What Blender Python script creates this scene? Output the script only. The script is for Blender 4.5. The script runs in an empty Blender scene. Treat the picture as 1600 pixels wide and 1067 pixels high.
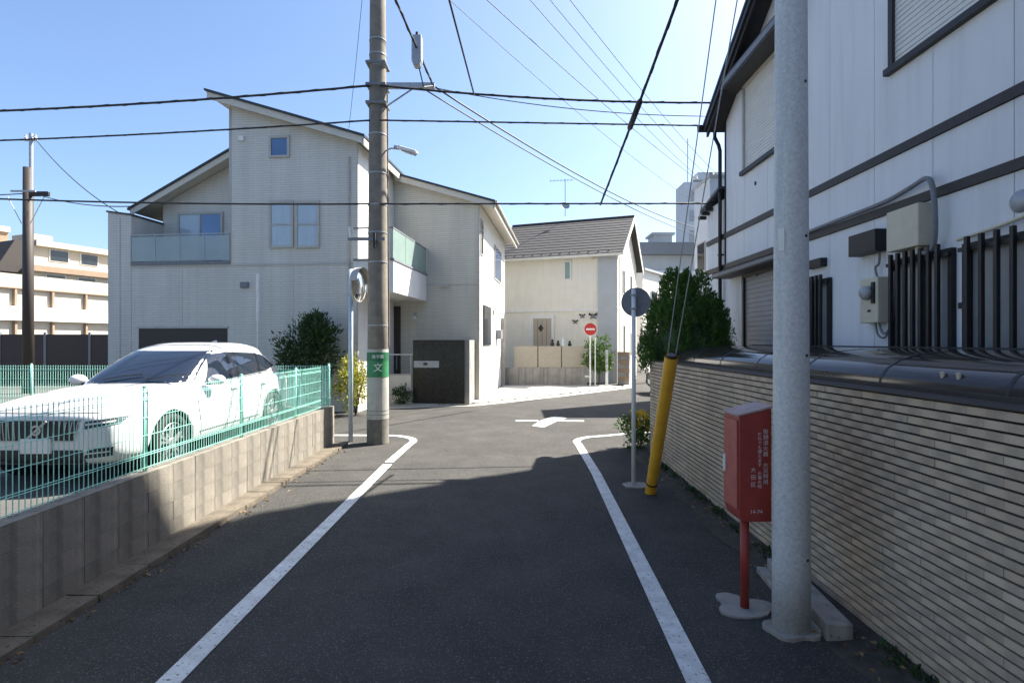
import bpy, bmesh, math, random
from mathutils import Vector, Matrix
random.seed(7)
R = math.radians
sc = bpy.context.scene
COL = sc.collection

# ------------------------------------------------------------------ camera, sky, sun, exposure
HEYE, FPX = 2.1, 840.0
cam = bpy.data.cameras.new('camera')
cam.sensor_width = 36.0
cam.lens = 36.0 * FPX / 1600.0
cam.clip_end = 3000.0
cam.clip_start = 0.05
cam_o = bpy.data.objects.new('camera', cam)
COL.objects.link(cam_o)
cam_o.location = (0, 0, HEYE)
cam_o.rotation_euler = (R(90), 0, 0)
sc.camera = cam_o

SUN_AZ, SUN_EL = 57.0, 48.0          # azimuth clockwise from +Y
sundir = Vector((math.sin(R(SUN_AZ)) * math.cos(R(SUN_EL)), math.cos(R(SUN_AZ)) * math.cos(R(SUN_EL)), math.sin(R(SUN_EL))))
w = bpy.data.worlds.new('World')
sc.world = w
w.use_nodes = True
nt = w.node_tree
sky = nt.nodes.new('ShaderNodeTexSky')
sky.sky_type = 'NISHITA'
sky.sun_disc = False
sky.sun_elevation = R(SUN_EL)
sky.sun_rotation = R(SUN_AZ)
sky.air_density = 1.0
sky.dust_density = 2.0
sky.ozone_density = 5.0
bg = nt.nodes['Background']
nt.links.new(sky.outputs[0], bg.inputs[0])
bg.inputs[1].default_value = 0.074
sl = bpy.data.lights.new('sun', 'SUN')
sl.energy = 5.0
sl.angle = R(0.5)
sl.color = (1.0, 0.94, 0.84)
so = bpy.data.objects.new('sun', sl)
COL.objects.link(so)
so.rotation_euler = (-sundir).to_track_quat('-Z', 'Y').to_euler()
so.location = (20, 20, 30)
vs = sc.view_settings
vs.view_transform = 'Standard'
vs.look = 'None'
vs.gamma = 1.0
vs.use_curve_mapping = False
vs.exposure = 1.85

# ------------------------------------------------------------------ helpers
def PX(u, v, d):
    return Vector(((u - 800.0) / FPX * d, d, HEYE - (v - 533.5) / FPX * d))

def hexc(h):
    h = h.lstrip('#')
    c = [int(h[i:i + 2], 16) / 255.0 for i in (0, 2, 4)]
    return tuple(x / 12.92 if x <= 0.04045 else ((x + 0.055) / 1.055) ** 2.4 for x in c)

def mat(name, c1, c2=None, rough=0.7, scale=6.0, bump=0.0, bscale=60.0, metal=0.0, spec=0.5, detail=6.0,
        trans=0.0, alpha=1.0, coat=0.0, stretch=None, streak=None, speck=None, ior=1.45, blotch=None):
    """noise-mottled principled surface; speck = (scale, colour, threshold); streak = vertical dirt colour"""
    m = bpy.data.materials.new(name)
    m.use_nodes = True
    n, l = m.node_tree.nodes, m.node_tree.links
    b = n['Principled BSDF']
    b.inputs['Roughness'].default_value = rough
    b.inputs['Metallic'].default_value = metal
    b.inputs['Specular IOR Level'].default_value = spec
    b.inputs['Transmission Weight'].default_value = trans
    b.inputs['Alpha'].default_value = alpha
    b.inputs['Coat Weight'].default_value = coat
    b.inputs['IOR'].default_value = ior
    b.inputs['Coat Roughness'].default_value = 0.05
    if c2 is None:
        c2 = tuple(x * 0.82 for x in c1)
    tc = n.new('ShaderNodeTexCoord')
    mp = n.new('ShaderNodeMapping')
    l.new(tc.outputs['Object'], mp.inputs[0])
    if stretch:
        mp.inputs['Scale'].default_value = stretch
    nz = n.new('ShaderNodeTexNoise')
    nz.inputs['Scale'].default_value = scale
    nz.inputs['Detail'].default_value = detail
    nz.inputs['Roughness'].default_value = 0.62
    l.new(mp.outputs[0], nz.inputs['Vector'])
    rp = n.new('ShaderNodeValToRGB')
    rp.color_ramp.elements[0].position = 0.3
    rp.color_ramp.elements[1].position = 0.7
    rp.color_ramp.elements[0].color = (*c2, 1)
    rp.color_ramp.elements[1].color = (*c1, 1)
    l.new(nz.outputs[0], rp.inputs[0])
    out = rp.outputs[0]
    if streak:
        mp2 = n.new('ShaderNodeMapping')
        mp2.inputs['Scale'].default_value = (1, 1, 0.07)
        l.new(tc.outputs['Object'], mp2.inputs[0])
        n2 = n.new('ShaderNodeTexNoise')
        n2.inputs['Scale'].default_value = 7.0
        n2.inputs['Detail'].default_value = 5.0
        l.new(mp2.outputs[0], n2.inputs['Vector'])
        r2 = n.new('ShaderNodeValToRGB')
        r2.color_ramp.elements[0].position = 0.5
        r2.color_ramp.elements[1].position = 0.72
        l.new(n2.outputs[0], r2.inputs[0])
        mx = n.new('ShaderNodeMix')
        mx.data_type = 'RGBA'
        ml = n.new('ShaderNodeMath')
        ml.operation = 'MULTIPLY'
        ml.inputs[1].default_value = streak[1]
        l.new(r2.outputs[0], ml.inputs[0])
        l.new(ml.outputs[0], mx.inputs[0])
        l.new(out, mx.inputs[6])
        mx.inputs[7].default_value = (*streak[0], 1)
        out = mx.outputs[2]
    if blotch:
        n4 = n.new('ShaderNodeTexNoise')
        n4.inputs['Scale'].default_value = blotch[0]
        n4.inputs['Detail'].default_value = 7.0
        n4.inputs['Roughness'].default_value = 0.7
        l.new(tc.outputs['Object'], n4.inputs['Vector'])
        r4 = n.new('ShaderNodeMapRange')
        r4.inputs[1].default_value = 0.42
        r4.inputs[2].default_value = 0.68
        r4.inputs[4].default_value = blotch[2]
        l.new(n4.outputs[0], r4.inputs[0])
        m4 = n.new('ShaderNodeMix')
        m4.data_type = 'RGBA'
        l.new(r4.outputs[0], m4.inputs[0])
        l.new(out, m4.inputs[6])
        m4.inputs[7].default_value = (*blotch[1], 1)
        out = m4.outputs[2]
    if speck:
        n3 = n.new('ShaderNodeTexNoise')
        n3.inputs['Scale'].default_value = speck[0]
        n3.inputs['Detail'].default_value = 3.0
        l.new(tc.outputs['Object'], n3.inputs['Vector'])
        r3 = n.new('ShaderNodeValToRGB')
        r3.color_ramp.elements[0].position = speck[2]
        r3.color_ramp.elements[1].position = speck[2] + 0.08
        l.new(n3.outputs[0], r3.inputs[0])
        m3 = n.new('ShaderNodeMix')
        m3.data_type = 'RGBA'
        l.new(r3.outputs[0], m3.inputs[0])
        l.new(out, m3.inputs[6])
        m3.inputs[7].default_value = (*speck[1], 1)
        out = m3.outputs[2]
    l.new(out, b.inputs['Base Color'])
    if bump > 0:
        nb = n.new('ShaderNodeTexNoise')
        nb.inputs['Scale'].default_value = bscale
        nb.inputs['Detail'].default_value = 4.0
        l.new(mp.outputs[0], nb.inputs['Vector'])
        bp = n.new('ShaderNodeBump')
        bp.inputs['Strength'].default_value = bump
        bp.inputs['Distance'].default_value = 0.01
        l.new(nb.outputs[0], bp.inputs['Height'])
        l.new(bp.outputs[0], b.inputs['Normal'])
    return m

def tile_mat(name, c1, c2, mortar, bw, rh, msize=0.04, rough=0.6, bump=0.4):
    """fine tile/siding courses laid along the wall (object x+y, z)"""
    m = bpy.data.materials.new(name)
    m.use_nodes = True
    n, l = m.node_tree.nodes, m.node_tree.links
    b = n['Principled BSDF']
    b.inputs['Roughness'].default_value = rough
    tc = n.new('ShaderNodeTexCoord')
    sp = n.new('ShaderNodeSeparateXYZ')
    l.new(tc.outputs['Object'], sp.inputs[0])
    ad = n.new('ShaderNodeMath')
    ad.operation = 'ADD'
    l.new(sp.outputs[0], ad.inputs[0])
    l.new(sp.outputs[1], ad.inputs[1])
    cb = n.new('ShaderNodeCombineXYZ')
    l.new(ad.outputs[0], cb.inputs[0])
    l.new(sp.outputs[2], cb.inputs[1])
    bt = n.new('ShaderNodeTexBrick')
    bt.inputs['Scale'].default_value = 1.0
    bt.inputs['Brick Width'].default_value = bw
    bt.inputs['Row Height'].default_value = rh
    bt.inputs['Mortar Size'].default_value = msize * rh
    bt.inputs['Mortar Smooth'].default_value = 0.3
    bt.inputs['Color1'].default_value = (*c1, 1)
    bt.inputs['Color2'].default_value = (*c2, 1)
    bt.inputs['Mortar'].default_value = (*mortar, 1)
    l.new(cb.outputs[0], bt.inputs['Vector'])
    nz = n.new('ShaderNodeTexNoise')
    nz.inputs['Scale'].default_value = 2.2
    nz.inputs['Detail'].default_value = 6.0
    mpz = n.new('ShaderNodeMapping')
    mpz.inputs['Scale'].default_value = (1, 1, 0.16)
    l.new(tc.outputs['Object'], mpz.inputs[0])
    l.new(mpz.outputs[0], nz.inputs['Vector'])
    mr = n.new('ShaderNodeMapRange')
    mr.inputs[3].default_value = 0.8
    mr.inputs[4].default_value = 1.16
    l.new(nz.outputs[0], mr.inputs[0])
    mx = n.new('ShaderNodeMix')
    mx.data_type = 'RGBA'
    mx.blend_type = 'MULTIPLY'
    mx.inputs[0].default_value = 1.0
    l.new(bt.outputs[0], mx.inputs[6])
    cc = n.new('ShaderNodeCombineColor')
    for i in range(3):
        l.new(mr.outputs[0], cc.inputs[i])
    l.new(cc.outputs[0], mx.inputs[7])
    l.new(mx.outputs[2], b.inputs['Base Color'])
    iv = n.new('ShaderNodeMath')
    iv.operation = 'SUBTRACT'
    iv.inputs[0].default_value = 1.0
    l.new(bt.outputs['Fac'], iv.inputs[1])
    bp = n.new('ShaderNodeBump')
    bp.inputs['Strength'].default_value = bump
    bp.inputs['Distance'].default_value = 0.01
    l.new(iv.outputs[0], bp.inputs['Height'])
    l.new(bp.outputs[0], b.inputs['Normal'])
    return m

def smooth_path(pts, k=6):
    pts = [Vector(p) for p in pts]
    out = []
    for i in range(len(pts) - 1):
        p0, p1, p2, p3 = pts[max(i - 1, 0)], pts[i], pts[i + 1], pts[min(i + 2, len(pts) - 1)]
        for j in range(k):
            t = j / k
            out.append(0.5 * ((2 * p1) + (p2 - p0) * t + (2 * p0 - 5 * p1 + 4 * p2 - p3) * t * t + (3 * p1 - p0 - 3 * p2 + p3) * t ** 3))
    return out + [pts[-1]]

class MB:
    def __init__(s):
        s.v, s.f = [], []
    def add(s, vs_, fs_):
        o = len(s.v)
        s.v += [tuple(p) for p in vs_]
        s.f += [tuple(i + o for i in f) for f in fs_]
        return s
    def box(s, x0, x1, y0, y1, z0, z1, M=None):
        if x0 > x1: x0, x1 = x1, x0
        if y0 > y1: y0, y1 = y1, y0
        if z0 > z1: z0, z1 = z1, z0
        p = [Vector(q) for q in ((x0, y0, z0), (x1, y0, z0), (x1, y1, z0), (x0, y1, z0), (x0, y0, z1), (x1, y0, z1), (x1, y1, z1), (x0, y1, z1))]
        if M is not None:
            p = [M @ q for q in p]
        return s.add(p, [(0, 3, 2, 1), (4, 5, 6, 7), (0, 1, 5, 4), (1, 2, 6, 5), (2, 3, 7, 6), (3, 0, 4, 7)])
    def prism(s, pts, axis, a0, a1):
        """extrude 2D polygon pts along axis ('x': pts=(y,z), 'y': pts=(x,z), 'z': pts=(x,y))"""
        n = len(pts)
        def mk(p, a):
            return {'x': (a, p[0], p[1]), 'y': (p[0], a, p[1]), 'z': (p[0], p[1], a)}[axis]
        vs_ = [mk(p, a0) for p in pts] + [mk(p, a1) for p in pts]
        fs_ = [tuple(range(n))[::-1], tuple(range(n, 2 * n))] + [(i, (i + 1) % n, n + (i + 1) % n, n + i) for i in range(n)]
        return s.add(vs_, fs_)
    def tube(s, pts, r, n=8, caps=True):
        pts = [Vector(p) for p in pts]
        rs = r if isinstance(r, (list, tuple)) else [r] * len(pts)
        vs_, fs_ = [], []
        up = None
        for i, p in enumerate(pts):
            t = (pts[min(i + 1, len(pts) - 1)] - pts[max(i - 1, 0)]).normalized()
            if up is None:
                up = Vector((0, 0, 1)) if abs(t.z) < 0.9 else Vector((1, 0, 0))
            a = t.cross(up).normalized()
            b = a.cross(t).normalized()
            up = b
            for k in range(n):
                an = 2 * math.pi * k / n
                vs_.append(p + (a * math.cos(an) + b * math.sin(an)) * rs[i])
        for i in range(len(pts) - 1):
            for k in range(n):
                fs_.append((i * n + k, i * n + (k + 1) % n, (i + 1) * n + (k + 1) % n, (i + 1) * n + k))
        if caps:
            fs_.append(tuple(range(n))[::-1])
            fs_.append(tuple((len(pts) - 1) * n + k for k in range(n)))
        return s.add(vs_, fs_)
    def lathe(s, prof, n, M=None, closed=False):
        """profile (r, z) turned round z"""
        vs_, fs_ = [], []
        for r, z in prof:
            for k in range(n):
                a = 2 * math.pi * k / n
                q = Vector((r * math.cos(a), r * math.sin(a), z))
                vs_.append(M @ q if M is not None else q)
        m = len(prof)
        for i in range(m - 1 + (1 if closed else 0)):
            j = (i + 1) % m
            for k in range(n):
                fs_.append((i * n + k, i * n + (k + 1) % n, j * n + (k + 1) % n, j * n + k))
        return s.add(vs_, fs_)
    def grid(s, rows, close=False):
        """rows of equal-length point lists"""
        nr, nc = len(rows), len(rows[0])
        vs_ = [p for r_ in rows for p in r_]
        fs_ = []
        for i in range(nr - 1):
            for j in range(nc - 1 + (1 if close else 0)):
                k = (j + 1) % nc
                fs_.append((i * nc + j, i * nc + k, (i + 1) * nc + k, (i + 1) * nc + j))
        return s.add(vs_, fs_)
    def mesh(s, name, m=None, smooth=False):
        me = bpy.data.meshes.new(name)
        me.from_pydata(s.v, [], s.f)
        me.update()
        if m: me.materials.append(m)
        if smooth:
            for p in me.polygons: p.use_smooth = True
        return me
    def build(s, name, m, parent=None, smooth=False, bevel=0.0, recalc=True):
        me = s.mesh(name, m, smooth)
        if recalc:
            bm = bmesh.new()
            bm.from_mesh(me)
            bmesh.ops.recalc_face_normals(bm, faces=bm.faces)
            bm.to_mesh(me)
            bm.free()
        o = link(name, me, parent)
        if bevel > 0:
            md = o.modifiers.new('bevel', 'BEVEL')
            md.width = bevel
            md.segments = 2
            md.limit_method = 'ANGLE'
        if smooth == 'auto':
            pass
        return o

def link(name, data, parent=None, loc=None, rz=None):
    o = bpy.data.objects.new(name, data)
    COL.objects.link(o)
    o.parent = parent
    if loc is not None: o.location = loc
    if rz is not None: o.rotation_euler = (0, 0, rz)
    return o

def tag(o, label, cat, group=None):
    o['label'] = label
    o['category'] = cat
    if group: o['group'] = group
    return o

def thing(name, label, cat, loc=(0, 0, 0), rz=0.0, group=None):
    return tag(link(name, None, None, loc, rz), label, cat, group)

def struct(o):
    o['kind'] = 'structure'
    return o

def stuff(o):
    o['kind'] = 'stuff'
    return o

def copy_tree(o, parent=None):
    c = o.copy()
    COL.objects.link(c)
    c.parent = parent
    for ch in o.children:
        copy_tree(ch, c)
    return c

def text_obj(body, size, m, name, parent, M, extrude=0.001):
    cu = bpy.data.curves.new('text', 'FONT')
    cu.body = body
    cu.size = size
    cu.extrude = extrude
    cu.align_x = 'CENTER'
    cu.align_y = 'CENTER'
    cu.resolution_u = 3
    t = bpy.data.objects.new('text', cu)
    COL.objects.link(t)
    dg = bpy.context.evaluated_depsgraph_get()
    me = bpy.data.meshes.new_from_object(t.evaluated_get(dg))
    bpy.data.objects.remove(t)
    me.transform(M)
    me.materials.clear()
    me.materials.append(m)
    return link(name, me, parent)

# ------------------------------------------------------------------ materials
M = {}
M['asphalt'] = mat('asphalt', (0.072, 0.069, 0.064), (0.046, 0.045, 0.042), 0.9, 1.6, 0.9, 95, speck=(85, (0.15, 0.145, 0.135), 0.585), detail=10, spec=0.22, blotch=(0.45, (0.03, 0.03, 0.029), 0.6))
M['asphalt_old'] = mat('asphalt_old', (0.10, 0.098, 0.092), (0.07, 0.068, 0.064), 0.92, 0.8, 0.5, 110, speck=(130, (0.2, 0.195, 0.18), 0.62), detail=9, spec=0.3)
M['paint_line'] = mat('paint_line', (0.74, 0.74, 0.72), (0.52, 0.52, 0.50), 0.75, 9, 0.5, 100, speck=(34, (0.16, 0.16, 0.15), 0.61), blotch=(2.2, (0.4, 0.4, 0.39), 0.5))
M['concrete'] = mat('concrete', (0.36, 0.34, 0.30), (0.25, 0.235, 0.21), 0.9, 3, 0.4, 60, streak=((0.12, 0.11, 0.1), 0.6))
M['concrete_lt'] = mat('concrete_lt', (0.52, 0.50, 0.45), (0.40, 0.38, 0.34), 0.9, 2, 0.3, 70)
M['gutter'] = mat('gutter', (0.17, 0.142, 0.105), (0.075, 0.064, 0.05), 0.95, 5, 0.5, 50, speck=(22, (0.07, 0.06, 0.045), 0.58))
M['dirt'] = mat('dirt', (0.075, 0.065, 0.052), (0.035, 0.032, 0.028), 0.97, 7, 0.9, 40, speck=(60, (0.17, 0.15, 0.12), 0.66))
BLK = [mat('block_%d' % i, tuple(x * k for x in (0.265, 0.24, 0.198)), tuple(x * k for x in (0.145, 0.132, 0.112)), 0.93, 5, 0.5, 70,
           streak=((0.085, 0.08, 0.07), 0.9), blotch=(1.1, (0.13, 0.12, 0.1), 0.7)) for i, k in enumerate((1.0, 0.9, 1.08))]
M['mortar'] = mat('mortar', (0.16, 0.145, 0.12), None, 0.95, 20, 0.3, 80)
M['joint'] = mat('joint', (0.016, 0.015, 0.014), None, 0.95, 20, 0.2, 80)
BRK = [mat('tile_%d' % i, c, tuple(x * 0.8 for x in c), 0.75, 22, 0.35, 110, streak=((0.13, 0.115, 0.095), 0.35), blotch=(1.4, (0.26, 0.225, 0.185), 0.5)) for i, c in enumerate(
    ((0.62, 0.485, 0.345), (0.57, 0.44, 0.315), (0.66, 0.525, 0.385), (0.54, 0.43, 0.32)))]
M['steel_pole'] = mat('steel_pole', (0.68, 0.69, 0.68), (0.46, 0.48, 0.49), 0.55, 42, 0.25, 60, metal=0.15, speck=(75, (0.66, 0.66, 0.63), 0.6), streak=((0.33, 0.36, 0.38), 0.5))
M['conc_pole'] = mat('conc_pole', (0.25, 0.225, 0.185), (0.16, 0.143, 0.12), 0.9, 5, 0.3, 60, streak=((0.13, 0.115, 0.1), 0.6))
M['pole_wrap'] = mat('pole_wrap', (0.46, 0.45, 0.41), (0.36, 0.35, 0.32), 0.7, 8, 0.2, 60, streak=((0.2, 0.19, 0.17), 0.5))
M['pole_base'] = mat('pole_base', (0.20, 0.19, 0.165), (0.12, 0.115, 0.1), 0.9, 8, 0.4, 40)
M['green_sign'] = mat('green_sign', (0.035, 0.22, 0.09), (0.028, 0.16, 0.065), 0.5, 12)
M['green_dark'] = mat('green_dark', (0.02, 0.13, 0.055), None, 0.5, 12)
M['white_paint'] = mat('white_paint', (0.78, 0.78, 0.76), (0.66, 0.66, 0.64), 0.5, 6, 0.05, 40)
M['pale_blue'] = mat('pale_blue', (0.52, 0.60, 0.66), (0.42, 0.5, 0.56), 0.45, 8)
M['yellow'] = mat('yellow', (0.78, 0.42, 0.035), (0.66, 0.34, 0.03), 0.45, 7, 0.08, 40, speck=(30, (0.3, 0.18, 0.04), 0.68))
M['red_box'] = mat('red_box', (0.36, 0.05, 0.036), (0.26, 0.036, 0.028), 0.42, 6, 0.08, 30, speck=(35, (0.28, 0.09, 0.07), 0.66))
M['red_faded'] = mat('red_faded', (0.45, 0.13, 0.1), (0.36, 0.08, 0.065), 0.6, 7, 0.08, 30)
M['lid_grey'] = mat('lid_grey', (0.42, 0.32, 0.30), (0.33, 0.22, 0.21), 0.6, 9)
M['lettering'] = mat('lettering', (0.72, 0.62, 0.62), (0.6, 0.48, 0.48), 0.6, 40)
M['white_letter'] = mat('white_letter', (0.75, 0.8, 0.76), None, 0.6, 20)
M['black'] = mat('black', (0.018, 0.018, 0.02), (0.012, 0.012, 0.014), 0.5, 10)
M['black_gloss'] = mat('black_gloss', (0.012, 0.012, 0.014), None, 0.25, 10)
M['dark_trim'] = mat('dark_trim', (0.034, 0.032, 0.034), (0.024, 0.022, 0.023), 0.55, 9, 0.05, 40)
M['cable'] = mat('cable', (0.022, 0.024, 0.028), None, 0.6, 10)
M['galv'] = mat('galv', (0.42, 0.44, 0.46), (0.32, 0.34, 0.36), 0.5, 20, 0.05, 40, metal=0.4)
M['grey_metal'] = mat('grey_metal', (0.2, 0.21, 0.23), (0.15, 0.16, 0.175), 0.55, 12)
M['siding_w'] = mat('siding_w', (0.72, 0.735, 0.765), (0.665, 0.68, 0.71), 0.7, 2.2, 0.25, 220, stretch=(1, 1, 0.25), streak=((0.5, 0.5, 0.5), 0.3))
M['shutter_w'] = mat('shutter_w', (0.68, 0.67, 0.63), (0.62, 0.61, 0.58), 0.55, 4)
M['shutter_g'] = mat('shutter_g', (0.30, 0.31, 0.33), (0.25, 0.26, 0.28), 0.5, 4)
M['frost'] = mat('frost', (0.34, 0.35, 0.36), (0.26, 0.27, 0.28), 0.25, 2, spec=0.6)
M['cream_box'] = mat('cream_box', (0.58, 0.54, 0.42), (0.5, 0.46, 0.36), 0.5, 6)
M['poly'] = mat('poly_brown', (0.045, 0.036, 0.034), (0.03, 0.024, 0.022), 0.1, 3, 0.02, 6, spec=0.45)
M['tile_wall'] = tile_mat('tile_wall', (0.62, 0.595, 0.54), (0.59, 0.57, 0.52), (0.46, 0.445, 0.405), 0.6, 0.075, 0.14, bump=0.25)
M['tile_wall2'] = tile_mat('tile_wall2', (0.58, 0.56, 0.485), (0.55, 0.53, 0.46), (0.43, 0.415, 0.37), 0.6, 0.075, 0.14, bump=0.25)
M['white_wall'] = mat('white_wall', (0.72, 0.71, 0.67), (0.66, 0.65, 0.62), 0.8, 2, 0.15, 120, streak=((0.5, 0.48, 0.44), 0.3))
M['cream_wall'] = mat('cream_wall', (0.74, 0.70, 0.60), (0.68, 0.64, 0.55), 0.8, 2, 0.15, 120, streak=((0.55, 0.5, 0.42), 0.3))
M['soffit'] = mat('soffit', (0.60, 0.57, 0.50), (0.55, 0.52, 0.46), 0.7, 4)
M['roof_dark'] = mat('roof_dark', (0.035, 0.042, 0.05), (0.025, 0.03, 0.036), 0.45, 5, 0.1, 20)
M['roof_grey'] = mat('roof_grey', (0.062, 0.06, 0.062), (0.042, 0.041, 0.043), 0.85, 6, 0.5, 30)
M['frame_w'] = mat('frame_w', (0.48, 0.46, 0.42), None, 0.5, 8)
M['glass_sky'] = mat('glass_sky', (0.10, 0.17, 0.30), (0.07, 0.12, 0.22), 0.04, 1.0, spec=1.0, metal=0.3)
M['glass_curtain'] = mat('glass_curtain', (0.42, 0.50, 0.56), (0.34, 0.42, 0.5), 0.08, 2.0, spec=0.9, stretch=(12, 12, 0.6))
M['glass_dark'] = mat('glass_dark', (0.02, 0.026, 0.032), (0.014, 0.018, 0.022), 0.05, 2.0, spec=0.9)
M['glass_rail'] = mat('glass_rail', (0.40, 0.47, 0.47), (0.33, 0.4, 0.41), 0.12, 1.5, spec=0.8, alpha=0.62)
M['glass_green'] = mat('glass_green', (0.30, 0.40, 0.36), (0.25, 0.34, 0.31), 0.15, 1.5, spec=0.8, alpha=0.8)
M['glass_clear'] = mat('glass_clear', (0.5, 0.55, 0.54), None, 0.1, 1.5, spec=0.6, alpha=0.16)
M['fence_green'] = mat('fence_green', (0.35, 0.73, 0.62), (0.31, 0.68, 0.57), 0.45, 10)
M['door_beige'] = mat('door_beige', (0.42, 0.36, 0.28), (0.36, 0.31, 0.24), 0.6, 5, stretch=(8, 8, 0.5))
M['fence_tan'] = mat('fence_tan', (0.40, 0.36, 0.29), (0.33, 0.295, 0.235), 0.8, 4, stretch=(1, 1, 5))
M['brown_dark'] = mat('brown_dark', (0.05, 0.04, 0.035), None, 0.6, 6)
M['far_cream'] = mat('far_cream', (0.50, 0.45, 0.36), (0.45, 0.4, 0.32), 0.85, 1.0)
M['far_white'] = mat('far_white', (0.76, 0.73, 0.68), (0.7, 0.67, 0.62), 0.85, 1.0)
M['far_brown'] = mat('far_brown', (0.33, 0.24, 0.16), (0.28, 0.2, 0.14), 0.85, 1.0)
M['far_grey'] = mat('far_grey', (0.42, 0.44, 0.45), (0.36, 0.38, 0.39), 0.85, 1.0)
M['far_panel'] = mat('far_panel', (0.50, 0.45, 0.36), (0.45, 0.4, 0.32), 0.7, 1.0)
M['pale_far'] = mat('pale_far', (0.60, 0.63, 0.66), (0.56, 0.59, 0.62), 0.85, 1.0)  # distance haze is put into this lighter base colour
M['back_wall'] = mat('back_wall', (0.16, 0.165, 0.175), (0.13, 0.135, 0.14), 0.85, 1.0)
M['bark'] = mat('bark', (0.12, 0.085, 0.06), (0.07, 0.05, 0.035), 0.95, 12, 0.6, 30)
def leaf_mat(name, a, b):
    m = bpy.data.materials.new(name)
    m.use_nodes = True
    n, l = m.node_tree.nodes, m.node_tree.links
    p = n['Principled BSDF']
    p.inputs['Roughness'].default_value = 0.5
    p.inputs['Specular IOR Level'].default_value = 0.35
    g = n.new('ShaderNodeNewGeometry')
    rp = n.new('ShaderNodeValToRGB')
    rp.color_ramp.elements[0].color = (*a, 1)
    rp.color_ramp.elements[1].color = (*b, 1)
    l.new(g.outputs['Random Per Island'], rp.inputs[0])
    l.new(rp.outputs[0], p.inputs['Base Color'])
    tr = n.new('ShaderNodeBsdfTranslucent')
    l.new(rp.outputs[0], tr.inputs[0])
    ms = n.new('ShaderNodeMixShader')
    ms.inputs[0].default_value = 0.25
    l.new(p.outputs[0], ms.inputs[1])
    l.new(tr.outputs[0], ms.inputs[2])
    l.new(ms.outputs[0], n['Material Output'].inputs[0])
    return m
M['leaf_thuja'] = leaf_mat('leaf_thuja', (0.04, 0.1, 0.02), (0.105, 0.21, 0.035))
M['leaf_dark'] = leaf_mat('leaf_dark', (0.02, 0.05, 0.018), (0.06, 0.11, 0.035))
M['leaf_mid'] = leaf_mat('leaf_mid', (0.05, 0.11, 0.025), (0.14, 0.22, 0.05))
M['leaf_yellow'] = leaf_mat('leaf_yellow', (0.16, 0.2, 0.03), (0.55, 0.5, 0.09))
M['petal_yellow'] = leaf_mat('petal_yellow', (0.65, 0.40, 0.02), (0.8, 0.6, 0.05))
M['car_white'] = mat('car_white', (0.66, 0.66, 0.66), (0.65, 0.65, 0.65), 0.2, 1, coat=0.8)
M['car_black'] = mat('car_black', (0.012, 0.012, 0.014), None, 0.2, 1, coat=0.8)
M['car_glass'] = mat('car_glass', (0.012, 0.018, 0.03), None, 0.03, 1, spec=1.0)
M['rubber'] = mat('rubber', (0.02, 0.02, 0.021), None, 0.8, 20)
M['alloy'] = mat('alloy', (0.45, 0.46, 0.47), None, 0.35, 6, metal=0.7)
M['plastic_dark'] = mat('plastic_dark', (0.025, 0.026, 0.028), None, 0.55, 8)
M['lamp_glass'] = mat('lamp_glass', (0.14, 0.16, 0.18), (0.08, 0.1, 0.12), 0.06, 9, metal=0.2)
M['sign_red'] = mat('sign_red', (0.55, 0.045, 0.03), (0.5, 0.04, 0.03), 0.45, 6)
M['mirror'] = mat('mirror', (0.75, 0.77, 0.78), None, 0.08, 3, metal=1.0)

# ------------------------------------------------------------------ ground, road, markings
def sheet(name, pts, z, m, parent=None):
    return MB().add([(x, y, z) for x, y in pts], [tuple(range(len(pts)))]).build(name, m, parent, recalc=False)
struct(sheet('ground', [(-900, -900), (900, -900), (900, 900), (-900, 900)], -0.012, M['asphalt_old']))
struct(sheet('road', [(-3.33, -12), (2.32, -12), (2.32, 10.3), (2.9, 10.9), (30, 10.2), (30, 16.6), (10.5, 20.2), (12.5, 60), (7.6, 60), (6.9, 31),
                      (5.2, 24.2), (1.5, 20.2), (-1.2, 17.6), (-6, 16.2), (-40, 16.2), (-40, 11.6), (-3.33, 11.3)], -0.004, M['asphalt']))
def ribbon(name, pts, wd, z, m):
    pts = [Vector((p[0], p[1], 0)) for p in pts]
    L, Rr = [], []
    for i, p in enumerate(pts):
        t = (pts[min(i + 1, len(pts) - 1)] - pts[max(i - 1, 0)]).normalized()
        n_ = Vector((-t.y, t.x, 0)) * wd * 0.5
        L.append((p.x + n_.x, p.y + n_.y, z))
        Rr.append((p.x - n_.x, p.y - n_.y, z))
    return MB().grid([Rr, L]).build(name, m, recalc=False)
def arc(cx, cy, r, a0, a1, n=8):
    return [(cx + r * math.cos(R(a0 + (a1 - a0) * i / n)), cy + r * math.sin(R(a0 + (a1 - a0) * i / n))) for i in range(n + 1)]
struct(ribbon('road_line', [(-2.10, -10), (-2.12, 5), (-2.13, 9.2)], 0.155, 0.003, M['paint_line']))
struct(ribbon('road_line', [(-2.14, 9.36), (-2.1, 10.8)] + [(-2.1 - 0.0, 10.9)] + arc(-2.85, 11.25, 0.78, -10, 90, 8) + [(-3.6, 12.05), (-12, 12.3), (-30, 13)], 0.15, 0.003, M['paint_line']))
struct(ribbon('road_line', [(0.8, -6), (1.17, 3.84), (1.34, 8.54), (1.36, 10.7)] + arc(2.1, 11.2, 0.75, 190, 100, 8) + [(2.9, 12.4), (9, 13.6), (25, 15)], 0.155, 0.003, M['paint_line']))
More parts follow.
